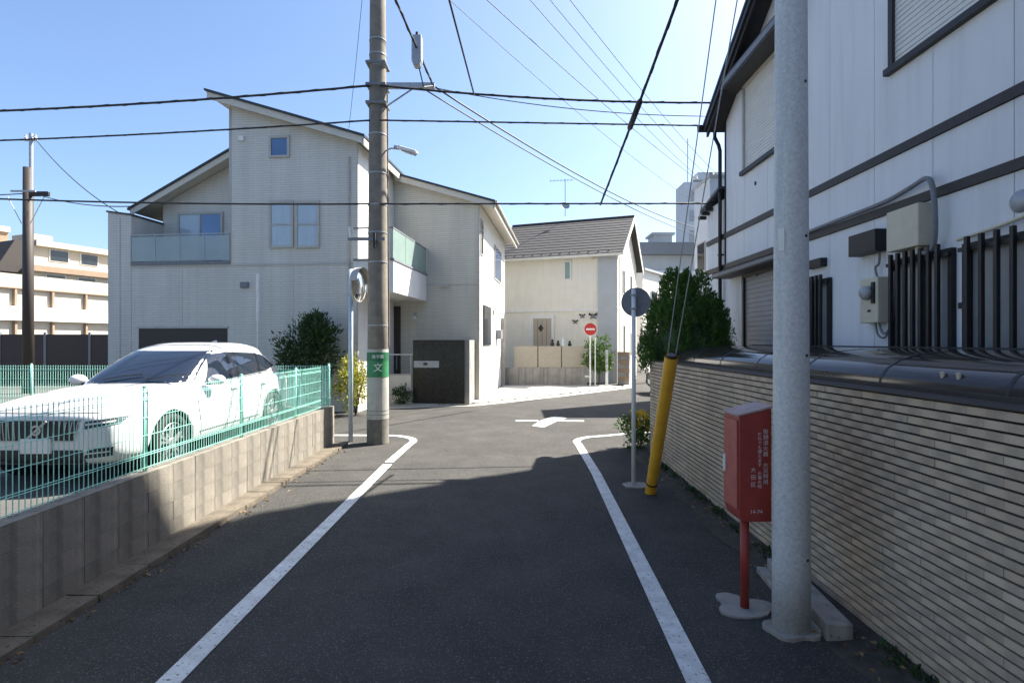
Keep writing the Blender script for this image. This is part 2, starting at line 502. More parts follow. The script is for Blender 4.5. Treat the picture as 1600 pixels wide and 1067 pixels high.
# crossroads mark
cm = MB()
def strip(a, b, wd, z=0.003):
    a, b = Vector((*a, 0)), Vector((*b, 0))
    t = (b - a).normalized()
    n_ = Vector((-t.y, t.x, 0)) * wd / 2
    cm.add([(a + n_).to_tuple()[:2] + (z,), (a - n_).to_tuple()[:2] + (z,), (b - n_).to_tuple()[:2] + (z,), (b + n_).to_tuple()[:2] + (z,)], [(0, 1, 2, 3)])
strip((0.1, 14.25), (0.70, 14.25), 0.19); strip((1.24, 14.25), (1.9, 14.2), 0.19)
cm.add([(x, y, 0.003) for x, y in ((0.50, 13.4), (0.78, 13.15), (1.18, 14.15), (1.50, 14.75), (1.18, 15.05), (0.78, 14.35))], [tuple(range(6))])
struct(cm.build('crossroads_mark', M['paint_line'], recalc=False))
# stained patch and far kerb gutter
struct(ribbon('far_gutter', [(-20, 16.3), (-6, 16.35), (-1.2, 17.75), (1.5, 20.35), (5.2, 24.35), (7.0, 31.2), (7.6, 45)], 0.42, 0.006, M['concrete_lt']))
kb = link('kerb', None)
struct(kb)
kpts = [(-6, 16.62), (-1.3, 18.0), (1.4, 20.6), (5.0, 24.6)]
for a, b in zip(kpts, kpts[1:]):
    a, b = Vector((*a, 0)), Vector((*b, 0))
    n_ = max(1, int((b - a).length / 0.6))
    ang = math.atan2(b.y - a.y, b.x - a.x)
    for i in range(n_):
        if a.x < -1.4 and i > 1: continue
        c = a.lerp(b, (i + 0.5) / n_)
        o = MB().box(-0.28, 0.28, -0.07, 0.07, 0, 0.07).build('kerb_stone', M['concrete_lt'], kb, bevel=0.01)
        o.location, o.rotation_euler = c, (0, 0, ang)
# concrete aprons behind the far kerb
struct(MB().prism([(-5.2, 16.9), (-1.25, 18.05), (1.35, 20.65), (4.9, 24.65), (4.6, 25.2), (-0.4, 25.3), (-1.0, 19), (-4.4, 19.3)], 'z', -0.02, 0.05).build('driveway', M['concrete_lt']))

# hairline cracks and a repaired trench
M['crack'] = mat('crack', (0.015, 0.015, 0.014), None, 0.95, 10)
M['repair'] = mat('repair', (0.05, 0.05, 0.05), (0.034, 0.034, 0.033), 0.92, 3, 0.9, 110, speck=(95, (0.11, 0.11, 0.105), 0.6), spec=0.22)
def crack(x, y, ang, L_, name='road_crack'):
    pts = []
    for i in range(int(L_ / 0.09)):
        pts.append((x, y))
        ang += random.gauss(0, 0.28)
        x += math.cos(ang) * 0.09; y += math.sin(ang) * 0.09
    struct(ribbon(name, pts, 0.006, 0.0015, M['crack']))
for a in ((0.2, 9.6, 2.6, 2.2), (-0.5, 12.0, 0.2, 2.4)):
    crack(*a)
# left gutter slabs
gt = struct(link('gutter', None))
sl_mesh = MB().box(-0.135, 0.135, -0.298, 0.298, -0.02, 0.05).mesh('gutter_slab', M['gutter'])
for i in range(24):
    o = link('gutter_slab', sl_mesh, gt, (-3.475 + random.uniform(-.006, .006), 10.65 - i * 0.6, random.uniform(-0.008, 0.006)))
    o.rotation_euler = (0, R(random.uniform(-1, 1)), R(random.uniform(-.4, .4)))
# right dirt verge
vb = MB()
ys = [-3 + i * 0.2 for i in range(68)]
rows = []
for j, fx in enumerate((0, 0.35, 0.7, 1.0)):
    rows.append([(2.22 + fx * 0.36 + (random.uniform(-.05, .05) if j == 0 else 0), y, 0.001 + (0 if j == 0 else 0.02 * j + random.uniform(-.012, .012))) for y in ys])
struct(vb.grid(rows).build('verge', M['dirt'], smooth=True))
# weeds in the verge
def leaves(n, fn, sz, m, name, parent, asp=0.5):
    b = MB()
    for i in range(n):
        p, d = fn()
        L_ = sz * random.uniform(0.6, 1.3)
        d = Vector(d).normalized()
        s_ = d.cross(Vector((random.uniform(-1, 1), random.uniform(-1, 1), random.uniform(-1, 1)))).normalized() * L_ * asp * 0.5
        p = Vector(p)
        up = d.cross(s_).normalized() * L_ * 0.12
        b.add([p, p + d * L_ * 0.5 + s_ + up, p + d * L_, p + d * L_ * 0.5 - s_ + up], [(0, 1, 2), (0, 2, 3)])
    o = b.build(name, m, parent, recalc=False)
    o['kind'] = 'stuff'
    return o
wsp = [(2.5, y) for y in (4.9, 5.3, 5.9, 6.4, 7.0, 7.4, 8.1, 8.7, 3.2, 3.5)]
def weedfn():
    x, y = random.choice(wsp)
    return (x + random.gauss(0, .05), y + random.gauss(0, .12), 0.03), (random.gauss(-.2, .5), random.gauss(0, .5), 1)
o = stuff(leaves(420, weedfn, 0.075, M['leaf_dark'], 'weeds', None, 0.3))
tag(o, 'sparse low weeds along the foot of the tan brick wall', 'weeds')

M['leaf_dry'] = leaf_mat('leaf_dry', (0.10, 0.055, 0.025), (0.28, 0.19, 0.09))
def litter():
    if random.random() < 0.6:
        p = (2.38 + random.gauss(0, .09), random.uniform(2.8, 9.6), 0.035 + random.uniform(0, .02))
    else:
        p = (-3.3 + random.gauss(0, .05), random.uniform(3, 10.4), 0.006)
    return p, (random.gauss(0, 1), random.gauss(0, 1), random.gauss(0, .12))
tag(stuff(leaves(420, litter, 0.045, M['leaf_dry'], 'leaf_litter', None, 0.6)), 'scattered dry brown leaves along the road edges', 'leaf litter')

# ------------------------------------------------------------------ left parking lot, block wall, mesh fence
LOT = 0.46
struct(MB().box(-40, -3.79, -10, 10.78, -0.02, LOT).build('parking_lot', M['asphalt_old']))
bw = thing('block_wall', 'low weathered concrete block retaining wall under the green mesh fence', 'wall', (-3.62, 0, 0))
WT = 0.79
MB().box(-0.155, -0.006, -6.0, 10.94, -0.02, WT - 0.012).build('core', M['mortar'], bw)
bm_ = {}
for k in range(3):
    bm_[k] = MB().box(-0.165, 0, -0.1975, 0.1975, 0.0, 0.1955).mesh('block', BLK[k])
half = MB().box(-0.165, 0, -0.096, 0.096, 0.0, 0.188).mesh('block', BLK[0])
for c in range(4):
    n_ = 0
    y = 10.95
    while y > -1.2:
        hl = 0.4
        o = link('block', half if hl == 0.2 else bm_[random.choice((0, 0, 1, 2))], bw, (random.uniform(-.002, .002), y - hl / 2, 0.005 + c * 0.197))
        y -= hl
        n_ += 1
# return of the wall along the cross street
rw = thing('block_wall', 'concrete block wall running along the cross street behind the parked white car', 'wall', (-3.62, 10.95, 0))
MB().box(-30, -0.17, -0.155, -0.012, -0.02, WT - 0.012).build('core', M['mortar'], rw)
bmx = MB().box(-0.196, 0.196, -0.165, 0, 0, 0.188)
bmx = [bmx.mesh('block', BLK[k]) for k in range(3)]
for c in range(4):
    for i in range(26):
        link('block', bmx[random.randrange(3)], rw, (-0.37 - i * 0.4, 0, 0.005 + c * 0.197))

def mesh_panel(L, h):
    b = MB()
    n_ = int(round(L / 0.05))
    r = 0.0026
    for i in range(n_ + 1):
        y = min(L * i / n_, L)
        b.box(-r, r, y - r, y + r, 0, h)
    for z in (0.02, 0.14, 0.16, 0.34, 0.52, 0.70, 0.72, h - 0.02):
        b.box(-r + 0.005, r + 0.005, 0, L, z - r, z + r)
    return b
FH = 0.85
fn_ = thing('mesh_fence', 'mint green welded mesh fence standing on the low block wall beside the road', 'fence', (-3.70, 0, WT))
pm = mesh_panel(1.94, FH - 0.05).mesh('mesh_panel', M['fence_green'])
pst = MB().tube([(0, 0, -0.05), (0, 0, FH)], 0.022, 10).tube([(0, 0, FH), (0, 0, FH + 0.015)], [0.026, 0.012], 10)
psm = pst.mesh('post', M['fence_green'], True)
ylist = [10.72 - 1.72 * 0 - i * 1.0 for i in range(0)]
posts = [10.85, 9.2, 7.35, 5.42, 3.45, 1.48, -0.5]
for i, y in enumerate(posts):
    link('post', psm, fn_, (0, y, 0))
    if i < len(posts) - 1:
        L_ = posts[i] - posts[i + 1]
        o = link('mesh_panel', pm, fn_, (0.026, posts[i + 1], 0.03))
        o.scale = (1, L_ / 1.94, 1)
fb = thing('mesh_fence', 'mint green welded mesh fence across the back of the parking lot', 'fence', (-3.70, 10.85, WT))
for i in range(6):
    o = link('mesh_panel', pm, fb, (-0.02 - i * 2.0, 0.0, 0.03))
    o.rotation_euler = (0, 0, R(90))
    link('post', psm, fb, (-2.0 * (i + 1), 0.0, 0))

# ------------------------------------------------------------------ right brick-tile wall
rb = thing('brick_wall', 'tall boundary wall of thin tan brick tiles with dark recessed joints', 'wall', (2.55, 0, 0))
RH = 1.745
MB().box(0.024, 0.19, -4, 9.93, -0.02, RH - 0.01).build('core', M['joint'], rb)
PIT, TL = 0.0582, 0.227
tm = [MB().box(0, 0.04, -TL / 2 + 0.001, TL / 2 - 0.001, 0, 0.0445).mesh('brick', BRK[k]) for k in range(4)]
cand = []
NC = 30
for c in range(NC):
    z = RH - (c + 1) * PIT + 0.006
    y = 9.94 + (0 if c % 2 else TL / 2)
    while y > -0.6:
        y0, y1 = y - TL, min(y, 9.94)
        y -= TL
        if y1 - y0 < 0.03: continue
        cand.append((y0, y1, z))
def vis(t):
    yc = (t[0] + t[1]) / 2
    if yc < 2.5: return 99 + abs(yc)
    u = 800 + FPX * 2.55 / yc
    v = 533.5 + FPX * (HEYE - t[2]) / yc
    if u > 1610 or v > 1075 or (1200 < u < 1265): return 50 + yc
    return yc
cand.sort(key=vis)
rest = [MB() for _ in range(4)]
for i, (y0, y1, z) in enumerate(cand):
    k = random.choice((0, 0, 1, 1, 2, 3))
    full = y1 - y0 > TL - 0.001
    dx = random.uniform(-0.0025, 0.0025)
    if i < 300 and full:
        link('brick', tm[k], rb, (dx, (y0 + y1) / 2, z))
    else:
        rest[k].box(dx, 0.04, y0 + 0.001, y1 - 0.001, z, z + 0.0445)
for k in range(4):
    stuff(rest[k].build('bricks', BRK[k], rb))
# far end face of the wall
eb = MB()
for c in range(NC):
    z = RH - (c + 1) * PIT + 0.006
    eb.box(0.033, 0.2, 9.9, 9.944, z, z + 0.0475)
stuff(eb.build('bricks', BRK[1], rb))
MB().box(-0.012, 0.205, -4, 9.96, RH, RH + 0.016).build('coping', M['brown_dark'], rb, bevel=0.006)

# ------------------------------------------------------------------ right steel pole, its footing, guy wire, extinguisher box
sp_ = thing('steel_pole', 'thick galvanised steel utility pole beside the red box and brick wall', 'utility pole', (2.035, 3.92, 0))
MB().lathe([(0.0, 0), (0.128, 0), (0.127, 0.5), (0.117, 2.4), (0.106, 4.6), (0.085, 8.2), (0.0, 8.22)], 40).build('shaft', M['steel_pole'], sp_, smooth=True)
for z in (0.55, 2.0, 2.85, 3.95):
    for a in (-62,) :
        rr = 0.127 - (z - 0.5) * 0.0052
        MB().tube([(rr * 0.9 * math.cos(R(a)), rr * 0.9 * math.sin(R(a)), z), ((rr + 0.004) * math.cos(R(a)), (rr + 0.004) * math.sin(R(a)), z)], 0.011, 12).build('bolt_hole', M['black'], sp_)
MB().box(-0.024, 0.024, -0.003, 0.003, 0, 0.16, Matrix.Translation((-0.1, -0.06, 2.75)) @ Matrix.Rotation(R(-58), 4, 'Z')).build('number_plate', M['white_paint'], sp_)
ft = thing('concrete_footing', 'rough concrete footing poured round the base of the steel pole', 'footing', (2.035, 3.92, 0))
pts = []
for i in range(48):
    a = 2 * math.pi * i / 48
    rr = 0.19 + 0.025 * math.sin(2 * a + 1) + 0.015 * math.sin(5 * a) + random.uniform(-.004, .004)
    pts.append((rr * math.cos(a) + 0.02, rr * 0.9 * math.sin(a)))
MB().prism(pts, 'z', -0.02, 0.028).build('pad', M['concrete'], ft, bevel=0.008)
cb_ = thing('concrete_kerb_block', 'long broken concrete kerb block lying between steel pole and brick wall', 'kerb block', (2.36, 4.3, 0), R(-6))
MB().box(-0.10, 0.08, -0.55, 0.6, -0.01, 0.13).build('block', M['concrete'], cb_, bevel=0.012)
MB().box(-0.19, -0.105, -0.5, 0.6, -0.01, 0.05).build('base_slab', M['concrete'], cb_, bevel=0.01)

gy = thing('guy_wire', 'pair of steel guy wires running down into the yellow guard tube', 'guy wire', (1.92, 7.46, 0))
gtop = Vector((2.0, 3.92, 7.4)) - Vector((1.92, 7.46, 0))
gd = gtop.normalized()
side = Vector((1, 0, 0))
for s_ in (-1, 1):
    MB().tube([gd * 0.5 + side * 0.03 * s_, gd * 2.2 + side * 0.05 * s_, gtop - gd * 1.5 + side * 0.11 * s_, gtop + side * 0.1 * s_], 0.006, 6).build('strand', M['galv'], gy)
MB().tube([(0, 0, -0.05), gd * 0.6], 0.012, 8).build('anchor_rod', M['galv'], gy)
yg = thing('guy_wire_guard', 'leaning yellow plastic guard tube covering the foot of the guy wires', 'guy guard', (1.92, 7.46, 0))
gl = 2.12
MB().tube([gd * 0.0, gd * 1.0, gd * gl], [0.075, 0.078, 0.08], 20, caps=False).tube([gd * 0.01, gd * gl], 0.07, 20, caps=False).build('tube', M['yellow'], yg, smooth=True)
MB().tube([gd * (gl - 0.05), gd * (gl + 0.03)], [0.07, 0.05], 16).build('top_cap', M['black'], yg)
MB().tube([gd * 0.16, gd * 0.185], 0.0795, 20).build('strap', M['black'], yg)
MB().tube([gd * 1.02, gd * 1.03], 0.0805, 20).build('seam', M['yellow'], yg)

eb_ = thing('extinguisher_box', 'red street fire extinguisher box with white lettering on a red post', 'extinguisher box', (1.835, 4.24, 0))
bx0, bx1, by0, by1 = -0.085, 0.165, -0.10, 0.19
z0, zf, zr = 0.71, 1.52, 1.585
# side profile in x,z (roof slopes down towards the road at -x)
MB().prism([(bx0 + 0.022, z0), (bx1, z0), (bx1, zr), (bx0, zf), (bx0, z0 + 0.07)], 'y', by0, by1).build('cabinet', M['red_box'], eb_, bevel=0.008)
MB().box(bx0 - 0.012, bx0 - 0.001, by0 + 0.02, by1 - 0.015, z0 + 0.09, zf - 0.03).build('door', M['red_faded'], eb_, bevel=0.004)
MB().prism([(bx0 - 0.012, zf + 0.003), (bx1 + 0.006, zr + 0.005), (bx1 + 0.006, zr + 0.02), (bx0 - 0.012, zf + 0.018)], 'y', by0 - 0.008, by1 + 0.008).build('lid', M['lid_grey'], eb_)
MB().box(bx0 - 0.022, bx0 - 0.010, by1 - 0.06, by1 - 0.03, 1.05, 1.19).build('handle', M['white_paint'], eb_)
MB().tube([(0, 0, 0), (0, 0, z0 + 0.02)], 0.034, 18).build('post', M['red_box'], eb_, smooth=True)
FM = lambda x, z: Matrix.Translation((x, by0 - 0.0025, z)) @ Matrix.Rotation(R(90), 4, 'X')
def vtext(s_, x, ztop, size, step):
    for i, ch in enumerate(s_):
        if ch != ' ':
            text_obj(ch, size, M['lettering'], 'lettering', eb_, FM(x, ztop - i * step))
vtext('街頭消火器 火災時用', 0.118, 1.405, 0.042, 0.043)
vtext('だれでも使えます 火事の時', 0.072, 1.385, 0.033, 0.0335)
vtext('大田区', 0.022, 1.11, 0.04, 0.056)
text_obj('14-74', 0.042, M['lettering'], 'lettering', eb_, FM(0.045, 0.79))
pts = []
for i in range(48):
    a = 2 * math.pi * i / 48
    rr = 0.19 + 0.03 * math.sin(3 * a + 2) + 0.02 * math.sin(4 * a) + random.uniform(-.005, .005)
    pts.append((rr * 1.1 * math.cos(a), rr * math.sin(a)))
fo = MB().prism(pts, 'z', -0.01, 0.01).build('concrete_footing', M['concrete'])
fo.location = (1.83, 4.26, 0)
tag(fo, 'flat concrete patch round the foot of the red extinguisher box post', 'footing')

# round sign seen from the back on a white post
rs = thing('round_sign', 'round road sign seen from its grey back on a white post by brick wall', 'road sign', (1.785, 7.89, 0))
MB().tube([(0, 0, 0), (0, 0, 2.86)], 0.032, 16).tube([(0, 0, 2.86), (0, 0, 2.88)], [0.032, 0.012], 16).build('post', M['white_paint'], rs, smooth=True)
Md = Matrix.Translation((0.05, 0.07, 2.68)) @ Matrix.Rotation(R(-22), 4, 'Z') @ Matrix.Rotation(R(90), 4, 'X')
dsk = MB().lathe([(0.0, 0.012), (0.205, 0.012), (0.215, 0.02), (0.215, -0.004), (0.205, 0.0), (0.0, 0.0)], 40, Md).build('disc', M['grey_metal'], rs)
for z in (2.58, 2.78):
    MB().box(-0.04, 0.04, -0.038, 0.055, z - 0.012, z + 0.012).build('bracket', M['galv'], rs)
fo = MB().prism([(-0.16, -0.13), (0.05, -0.16), (0.2, -0.1), (0.16, 0.12), (-0.06, 0.15), (-0.18, 0.06)], 'z', -0.01, 0.015).build('concrete_footing', M['concrete'])
fo.location = (1.8, 7.85, 0)
tag(fo, 'small concrete pad at the foot of the white sign post', 'footing')

# ------------------------------------------------------------------ left utility pole with its fittings
PXX, PYY = -2.78, 11.14
up_ = thing('utility_pole', 'weathered concrete utility pole at the corner with a green school sign band', 'utility pole', (PXX, PYY, 0))
def pr(z): return 0.222 - z * 0.0066
MB().lathe([(0, 0), (pr(0), 0), (pr(3), 3), (pr(6), 6), (pr(9), 9), (pr(13), 13), (0, 13.02)], 40).build('shaft', M['conc_pole'], up_, smooth=True)
def band(z0_, z1_, m, name, off=0.006, n=40):
    MB().lathe([(pr(z0_) + 0.001, z0_), (pr(z0_) + off, z0_), (pr(z1_) + off, z1_), (pr(z1_) + 0.001, z1_)], n).build(name, m, up_, smooth=False)
band(0.0, 0.50, M['pole_base'], 'base_band', 0.003)
band(0.51, 1.94, M['pole_wrap'], 'wrap_sheet', 0.006)
band(1.37, 1.88, M['green_sign'], 'sign_band', 0.010)
band(1.70, 1.87, M['green_dark'], 'sign_header', 0.012)
for z in (0.60, 0.68):
    band(z, z + 0.012, M['grey_metal'], 'strap', 0.009)
for z in (2.42, 3.72, 4.33, 4.9, 5.55, 6.35, 6.95, 7.75, 8.0, 8.3):
    band(z, z + 0.02, M['galv'], 'strap', 0.008)
def pole_text(s_, z, size):
    r = pr(z) + 0.012
    base = math.atan2(-PYY, -PXX)      # towards the camera
    tot = len(s_)
    for i, ch in enumerate(s_):
        a = base + (i - (tot - 1) / 2) * size * 1.02 / r
        Mt = Matrix.Translation((r * math.cos(a), r * math.sin(a), z)) @ Matrix.Rotation(a + R(90), 4, 'Z') @ Matrix.Rotation(R(90), 4, 'X')
        text_obj(ch, size, M['white_letter'], 'lettering', up_, Mt, 0.002)
pole_text('文', 1.56, 0.19)
pole_text('通学路', 1.785, 0.085)
# vertical conduit on the lit side
MB().tube([(pr(0) * 0.99, 0.05, 2.0), (pr(6) + 0.012, 0.05, 6.0), (pr(7.2) + 0.012, 0.04, 7.3)], 0.016, 8).build('conduit', M['conc_pole'], up_)
# low bracket and side arm
MB().box(-0.55, 0.2, -0.235, -0.2, 4.15, 4.21).build('bracket', M['grey_metal'], up_)
MB().tube([(-0.5, -0.22, 4.2), (-0.52, -0.22, 4.42)], 0.03, 8).build('insulator', M['white_paint'], up_)
MB().box(-0.02, 0.02, -0.3, -0.18, 4.0, 4.3).build('clamp', M['cable'], up_)
# cable arm
MB().box(0.1, 1.18, -0.05, 0.05, 7.34, 7.44).build('arm', M['galv'], up_)
MB().tube([(0.2, 0, 6.98), (0.75, 0, 7.35)], 0.018, 8).build('brace', M['galv'], up_)
for z in (7.35, 6.98, 7.8):
    MB().box(-0.21, 0.21, -0.21, 0.21, z - 0.03, z + 0.03).build('clamp', M['grey_metal'], up_, bevel=0.02)
# cross-arms at the top (above the picture)
for z, hw in ((11.9, 1.0), (11.0, 0.9)):
    MB().box(-hw, hw + 0.8, -0.2, -0.12, z - 0.05, z + 0.05).build('crossarm', M['galv'], up_)
    for x in (0.55, 1.1, 1.65):
        MB().lathe([(0.0, 0), (0.05, 0), (0.06, 0.08), (0.035, 0.1), (0.055, 0.16), (0.0, 0.2)], 12, Matrix.Translation((x, -0.16, z + 0.05))).build('insulator', M['white_paint'], up_)
# street lamp on the pole
lm = thing('street_lamp', 'small white street lamp on a thin arm from the utility pole', 'street lamp', (PXX + 0.17, PYY - 0.06, 6.02))
MB().tube([(0, 0, 0), (0.12, -0.02, 0.05), (0.3, -0.06, 0.02)], 0.017, 8).build('arm', M['galv'], lm)
Ml = Matrix.Translation((0.47, -0.1, -0.03)) @ Matrix.Rotation(R(-12), 4, 'Z') @ Matrix.Rotation(R(19), 4, 'Y')
MB().box(-0.22, 0.22, -0.075, 0.075, -0.02, 0.05, Ml).build('housing', M['white_paint'], lm, bevel=0.025)
MB().box(-0.1, 0.2, -0.06, 0.06, -0.045, -0.018, Ml).build('diffuser', M['frost'], lm, bevel=0.01)
MB().box(-0.3, -0.2, -0.03, 0.03, -0.015, 0.035, Ml).build('joint', M['galv'], lm)

# convex mirror at the corner
mr_ = thing('traffic_mirror', 'round convex traffic mirror edge-on atop a pale blue post beside the pole', 'traffic mirror', (-3.40, 11.33, 0))
MB().tube([(0, 0, 0), (0, 0, 3.62)], 0.048, 16).build('post', M['pale_blue'], mr_, smooth=True)
Mm = Matrix.Translation((0.17, -0.02, 3.28)) @ Matrix.Rotation(R(-8), 4, 'Z') @ Matrix.Rotation(R(90), 4, 'Y')
MB().lathe([(0.0, 0.09), (0.13, 0.08), (0.24, 0.05), (0.335, 0.01)], 36, Mm).build('mirror_face', M['mirror'], mr_, smooth=True)
MB().lathe([(0.335, 0.012), (0.36, 0.016), (0.365, -0.03), (0.27, -0.06), (0.0, -0.07)], 36, Mm).build('mirror_back', M['frame_w'], mr_, smooth=True)
hd = []
for r_, z_ in ((0.37, -0.03), (0.375, 0.13)):
    hd.append([Mm @ Vector((r_ * math.cos(a), r_ * math.sin(a), z_)) for a in [R(100 + 160 * i / 16) for i in range(17)]])
MB().grid(hd).build('hood', M['frame_w'], mr_, smooth=True)
for z in (3.08, 3.48):
    MB().box(-0.05, 0.12, -0.03, 0.03, z - 0.02, z + 0.02).build('bracket', M['grey_metal'], mr_)

# ------------------------------------------------------------------ right house (world-aligned, wall plane x = 4.4)
RX = 4.4
rhs = thing('white_house', 'white panelled house with black trim and gable roof behind the brick wall', 'house', (RX, 0, 0))
SL, EY, EZ = 0.63, 11.25, 6.66         # roof slope, far eave y, z
def rake(y): return EZ + (min(EY - y, y + 0.2 - 0)) * SL if False else EZ + min(EY - y, y + 0.25) * SL
RY = (EY - 0.25) / 2
# solid core behind the panels
cy0, cy1 = 0.15, 11.05
MB().prism([(cy0, 0.0), (cy1, 0.0), (cy1, rake(cy1) - 0.18), (RY, rake(RY) - 0.18), (cy0, rake(cy0) - 0.18)], 'x', 0.02, 4.6).build('core', M['dark_trim'], rhs)
MB().box(0.03, 4.5, 11.05, 12.08, 0, 5.05).build('core', M['dark_trim'], rhs)
# siding panels: rows split by the two trim bands
edges = [12.08 - 0.0]
yy = 11.08
edges.append(yy)
while yy > 0.2:
    yy -= 0.91
    edges.append(max(yy, 0.12))
opens = [(7.38, 8.3, 1.2, 2.98), (5.32, 6.2, 1.2, 3.03), (3.7, 5.2, 1.2, 3.04), (8.5, 10.2, 0.9, 3.33), (8.45, 10.2, 5.32, 6.9), (4.3, 6.22, 5.26, 6.9)]
rowsz = [(0.35, 3.58), (3.69, 4.22), (4.33, 20)]
for z0_, z1_ in rowsz:
    for a, b in zip(edges, edges[1:]):
        y0, y1 = b + 0.004, a - 0.004
        if y1 - y0 < 0.05: continue
        cuts = sorted({y0, y1, *[q for o_ in opens if o_[2] < z1_ and o_[3] > z0_ for q in o_[:2] if y0 < q < y1]})
        if z1_ > 10:
            if y0 > 11: 
                cuts = [y0, y1]
        for c0, c1 in zip(cuts, cuts[1:]):
            mid = (c0 + c1) / 2
            seg = [(z0_, z1_)]
            for o_ in opens:
                if o_[0] < mid < o_[1]:
                    ns = []
                    for s0, s1 in seg:
                        if o_[2] >= s1 or o_[3] <= s0: ns.append((s0, s1)); continue
                        if o_[2] > s0: ns.append((s0, o_[2]))
                        if o_[3] < s1: ns.append((o_[3], s1))
                    seg = ns
            for s0, s1 in seg:
                mb = MB()
                if s1 > 10:
                    if y0 > 11:
                        t0 = t1 = 5.05
                        mb.prism([(c0, s0), (c1, s0), (c1, t1), (c0, t0)], 'x', 0.0, 0.025)
                    else:
                        poly = [(c0, s0), (c1, s0), (c1, rake(c1) - 0.17)]
                        if c0 < RY < c1: poly.append((RY, rake(RY) - 0.17))
                        poly.append((c0, rake(c0) - 0.17))
                        mb.prism(poly, 'x', 0.0, 0.025)
                else:
                    mb.box(0.0, 0.025, c0, c1, s0, s1)
                mb.build('siding_panel', M['siding_w'], rhs)
# far end wall panel, trims
MB().box(0.03, 4.5, 12.085, 12.10, 0.3, 5.05).build('siding_panel', M['siding_w'], rhs)
MB().box(0.0, 4.5, 11.062, 11.08, 5.0, 6.7).build('siding_panel', M['siding_w'], rhs)
MB().box(-0.03, 0.02, 0.1, 12.10, 3.585, 3.685).build('trim_band', M['dark_trim'], rhs)
MB().box(-0.03, 0.02, 0.1, 12.10, 4.225, 4.325).build('trim_band', M['dark_trim'], rhs)
MB().box(-0.018, 0.03, 11.045, 11.09, 3.69, 6.66).build('corner_trim', M['dark_trim'], rhs)
MB().box(0.0, 4.5, 0.1, 12.1, 0.0, 0.33).build('foundation', M['concrete'], rhs)
# roof: two slopes with rake boards
rt = rake(RY)
rf = MB()
rf.prism([(EY + 0.02, EZ), (RY, rt), (-0.27, EZ), (-0.27, EZ - 0.07), (RY, rt - 0.07), (EY + 0.02, EZ - 0.07)], 'x', -0.40, 4.75)
roof = rf.build('roof', M['roof_dark'], rhs)
for off, th, x0 in ((0.075, 0.12, -0.385), (0.20, 0.10, -0.34)):
    MB().prism([(EY - 0.02, EZ - off), (RY, rt - off), (-0.22, EZ - off), (-0.22, EZ - off - th), (RY, rt - off - th), (EY - 0.02, EZ - off - th)], 'x', x0, x0 + 0.045).build('rake_board', M['dark_trim'], roof)
MB().prism([(EY - 0.04, EZ - 0.15), (RY, rt - 0.15), (-0.2, EZ - 0.15), (-0.2, EZ - 0.165), (RY, rt - 0.165), (EY - 0.04, EZ - 0.165)], 'x', -0.33, -0.005).build('soffit', M['dark_trim'], roof)
# gutter along the far eave, downpipe at the corner
gp = [(EY + 0.03, EZ - 0.02), (EY + 0.05, EZ - 0.13), (EY + 0.11, EZ - 0.15), (EY + 0.16, EZ - 0.11), (EY + 0.17, EZ - 0.0), (EY + 0.155, EZ - 0.0), (EY + 0.14, EZ - 0.1), (EY + 0.07, EZ - 0.12), (EY + 0.05, EZ - 0.02)]
MB().prism(gp, 'x', -0.47, 4.7).build('gutter', M['black'], roof)
dp = [(-0.12, EY + 0.1, EZ - 0.14), (-0.12, EY + 0.1, EZ - 0.26), (-0.075, EY + 0.0, EZ - 0.46), (-0.07, 11.19, EZ - 0.6), (-0.07, 11.19, 0.1)]
MB().tube(dp, 0.038, 12).build('downpipe', M['black'], rhs, smooth=True)
for z in (2.6, 3.9, 5.2):
    MB().box(-0.11, 0.02, 11.15, 11.23, z - 0.015, z + 0.015).build('pipe_clip', M['black'], rhs)
# low roof of the rear extension
ex = MB().prism([(12.2, 5.06), (11.09, 5.3), (11.09, 5.24), (12.2, 5.0)], 'x', -0.14, 4.6).build('roof', M['roof_dark'], rhs)
for k in range(3):
    MB().box(-0.17, 0.0, 11.75 + k * 0.2, 11.83 + k * 0.2, 4.86 + 0.05 * (2 - k), 4.93 + 0.05 * (2 - k)).build('rafter_end', M['dark_trim'], ex)

def hood(y0, y1, z, dep, h, name='window_hood'):
    o = MB().prism([(0.0, z + h), (-dep, z + h * 0.55), (-dep, z), (0.0, z)], 'y', y0, y1).build(name, M['dark_trim'], rhs)
    MB().box(-dep - 0.012, -dep + 0.03, y0 - 0.01, y1 + 0.01, z + h * 0.12, z + h * 0.42).build('fascia', M['grey_metal'], o)
    return o
hood(8.2, 10.72, 6.93, 0.36, 0.34)
hood(8.2, 10.85, 3.36, 0.36, 0.18, 'door_hood')
def shutter_window(y0, y1, z0_, z1_, m, fm, n, name='shutter_window', sill=True):
    o = MB().box(0.018, 0.021, y0, y1, z0_, z1_).build(name, m, rhs)
    for k in range(n):
        za = z0_ + 0.03 + (z1_ - z0_ - 0.05) * k / n
        zb = z0_ + 0.03 + (z1_ - z0_ - 0.05) * (k + 1) / n
        MB().prism([(0.02, za + 0.002), (0.004, za + 0.006), (0.010, zb), (0.02, zb)], 'y', y0 + 0.03, y1 - 0.03).build('slat', m, o)
    for a, b in ((y0 - 0.035, y0 + 0.035), (y1 - 0.035, y1 + 0.035)):
        MB().box(-0.03, 0.02, a, b, z0_, z1_).build('frame', fm, o)
    MB().box(-0.03, 0.02, y0 - 0.034, y1 + 0.034, z1_ - 0.03, z1_ + 0.05).build('frame', fm, o)
    if sill:
        MB().box(-0.07, 0.02, y0 - 0.06, y1 + 0.06, z0_ - 0.075, z0_ - 0.001).build('sill', M['dark_trim'], o)
    return o
shutter_window(4.3, 6.22, 5.26, 6.9, M['shutter_w'], M['dark_trim'], 26)
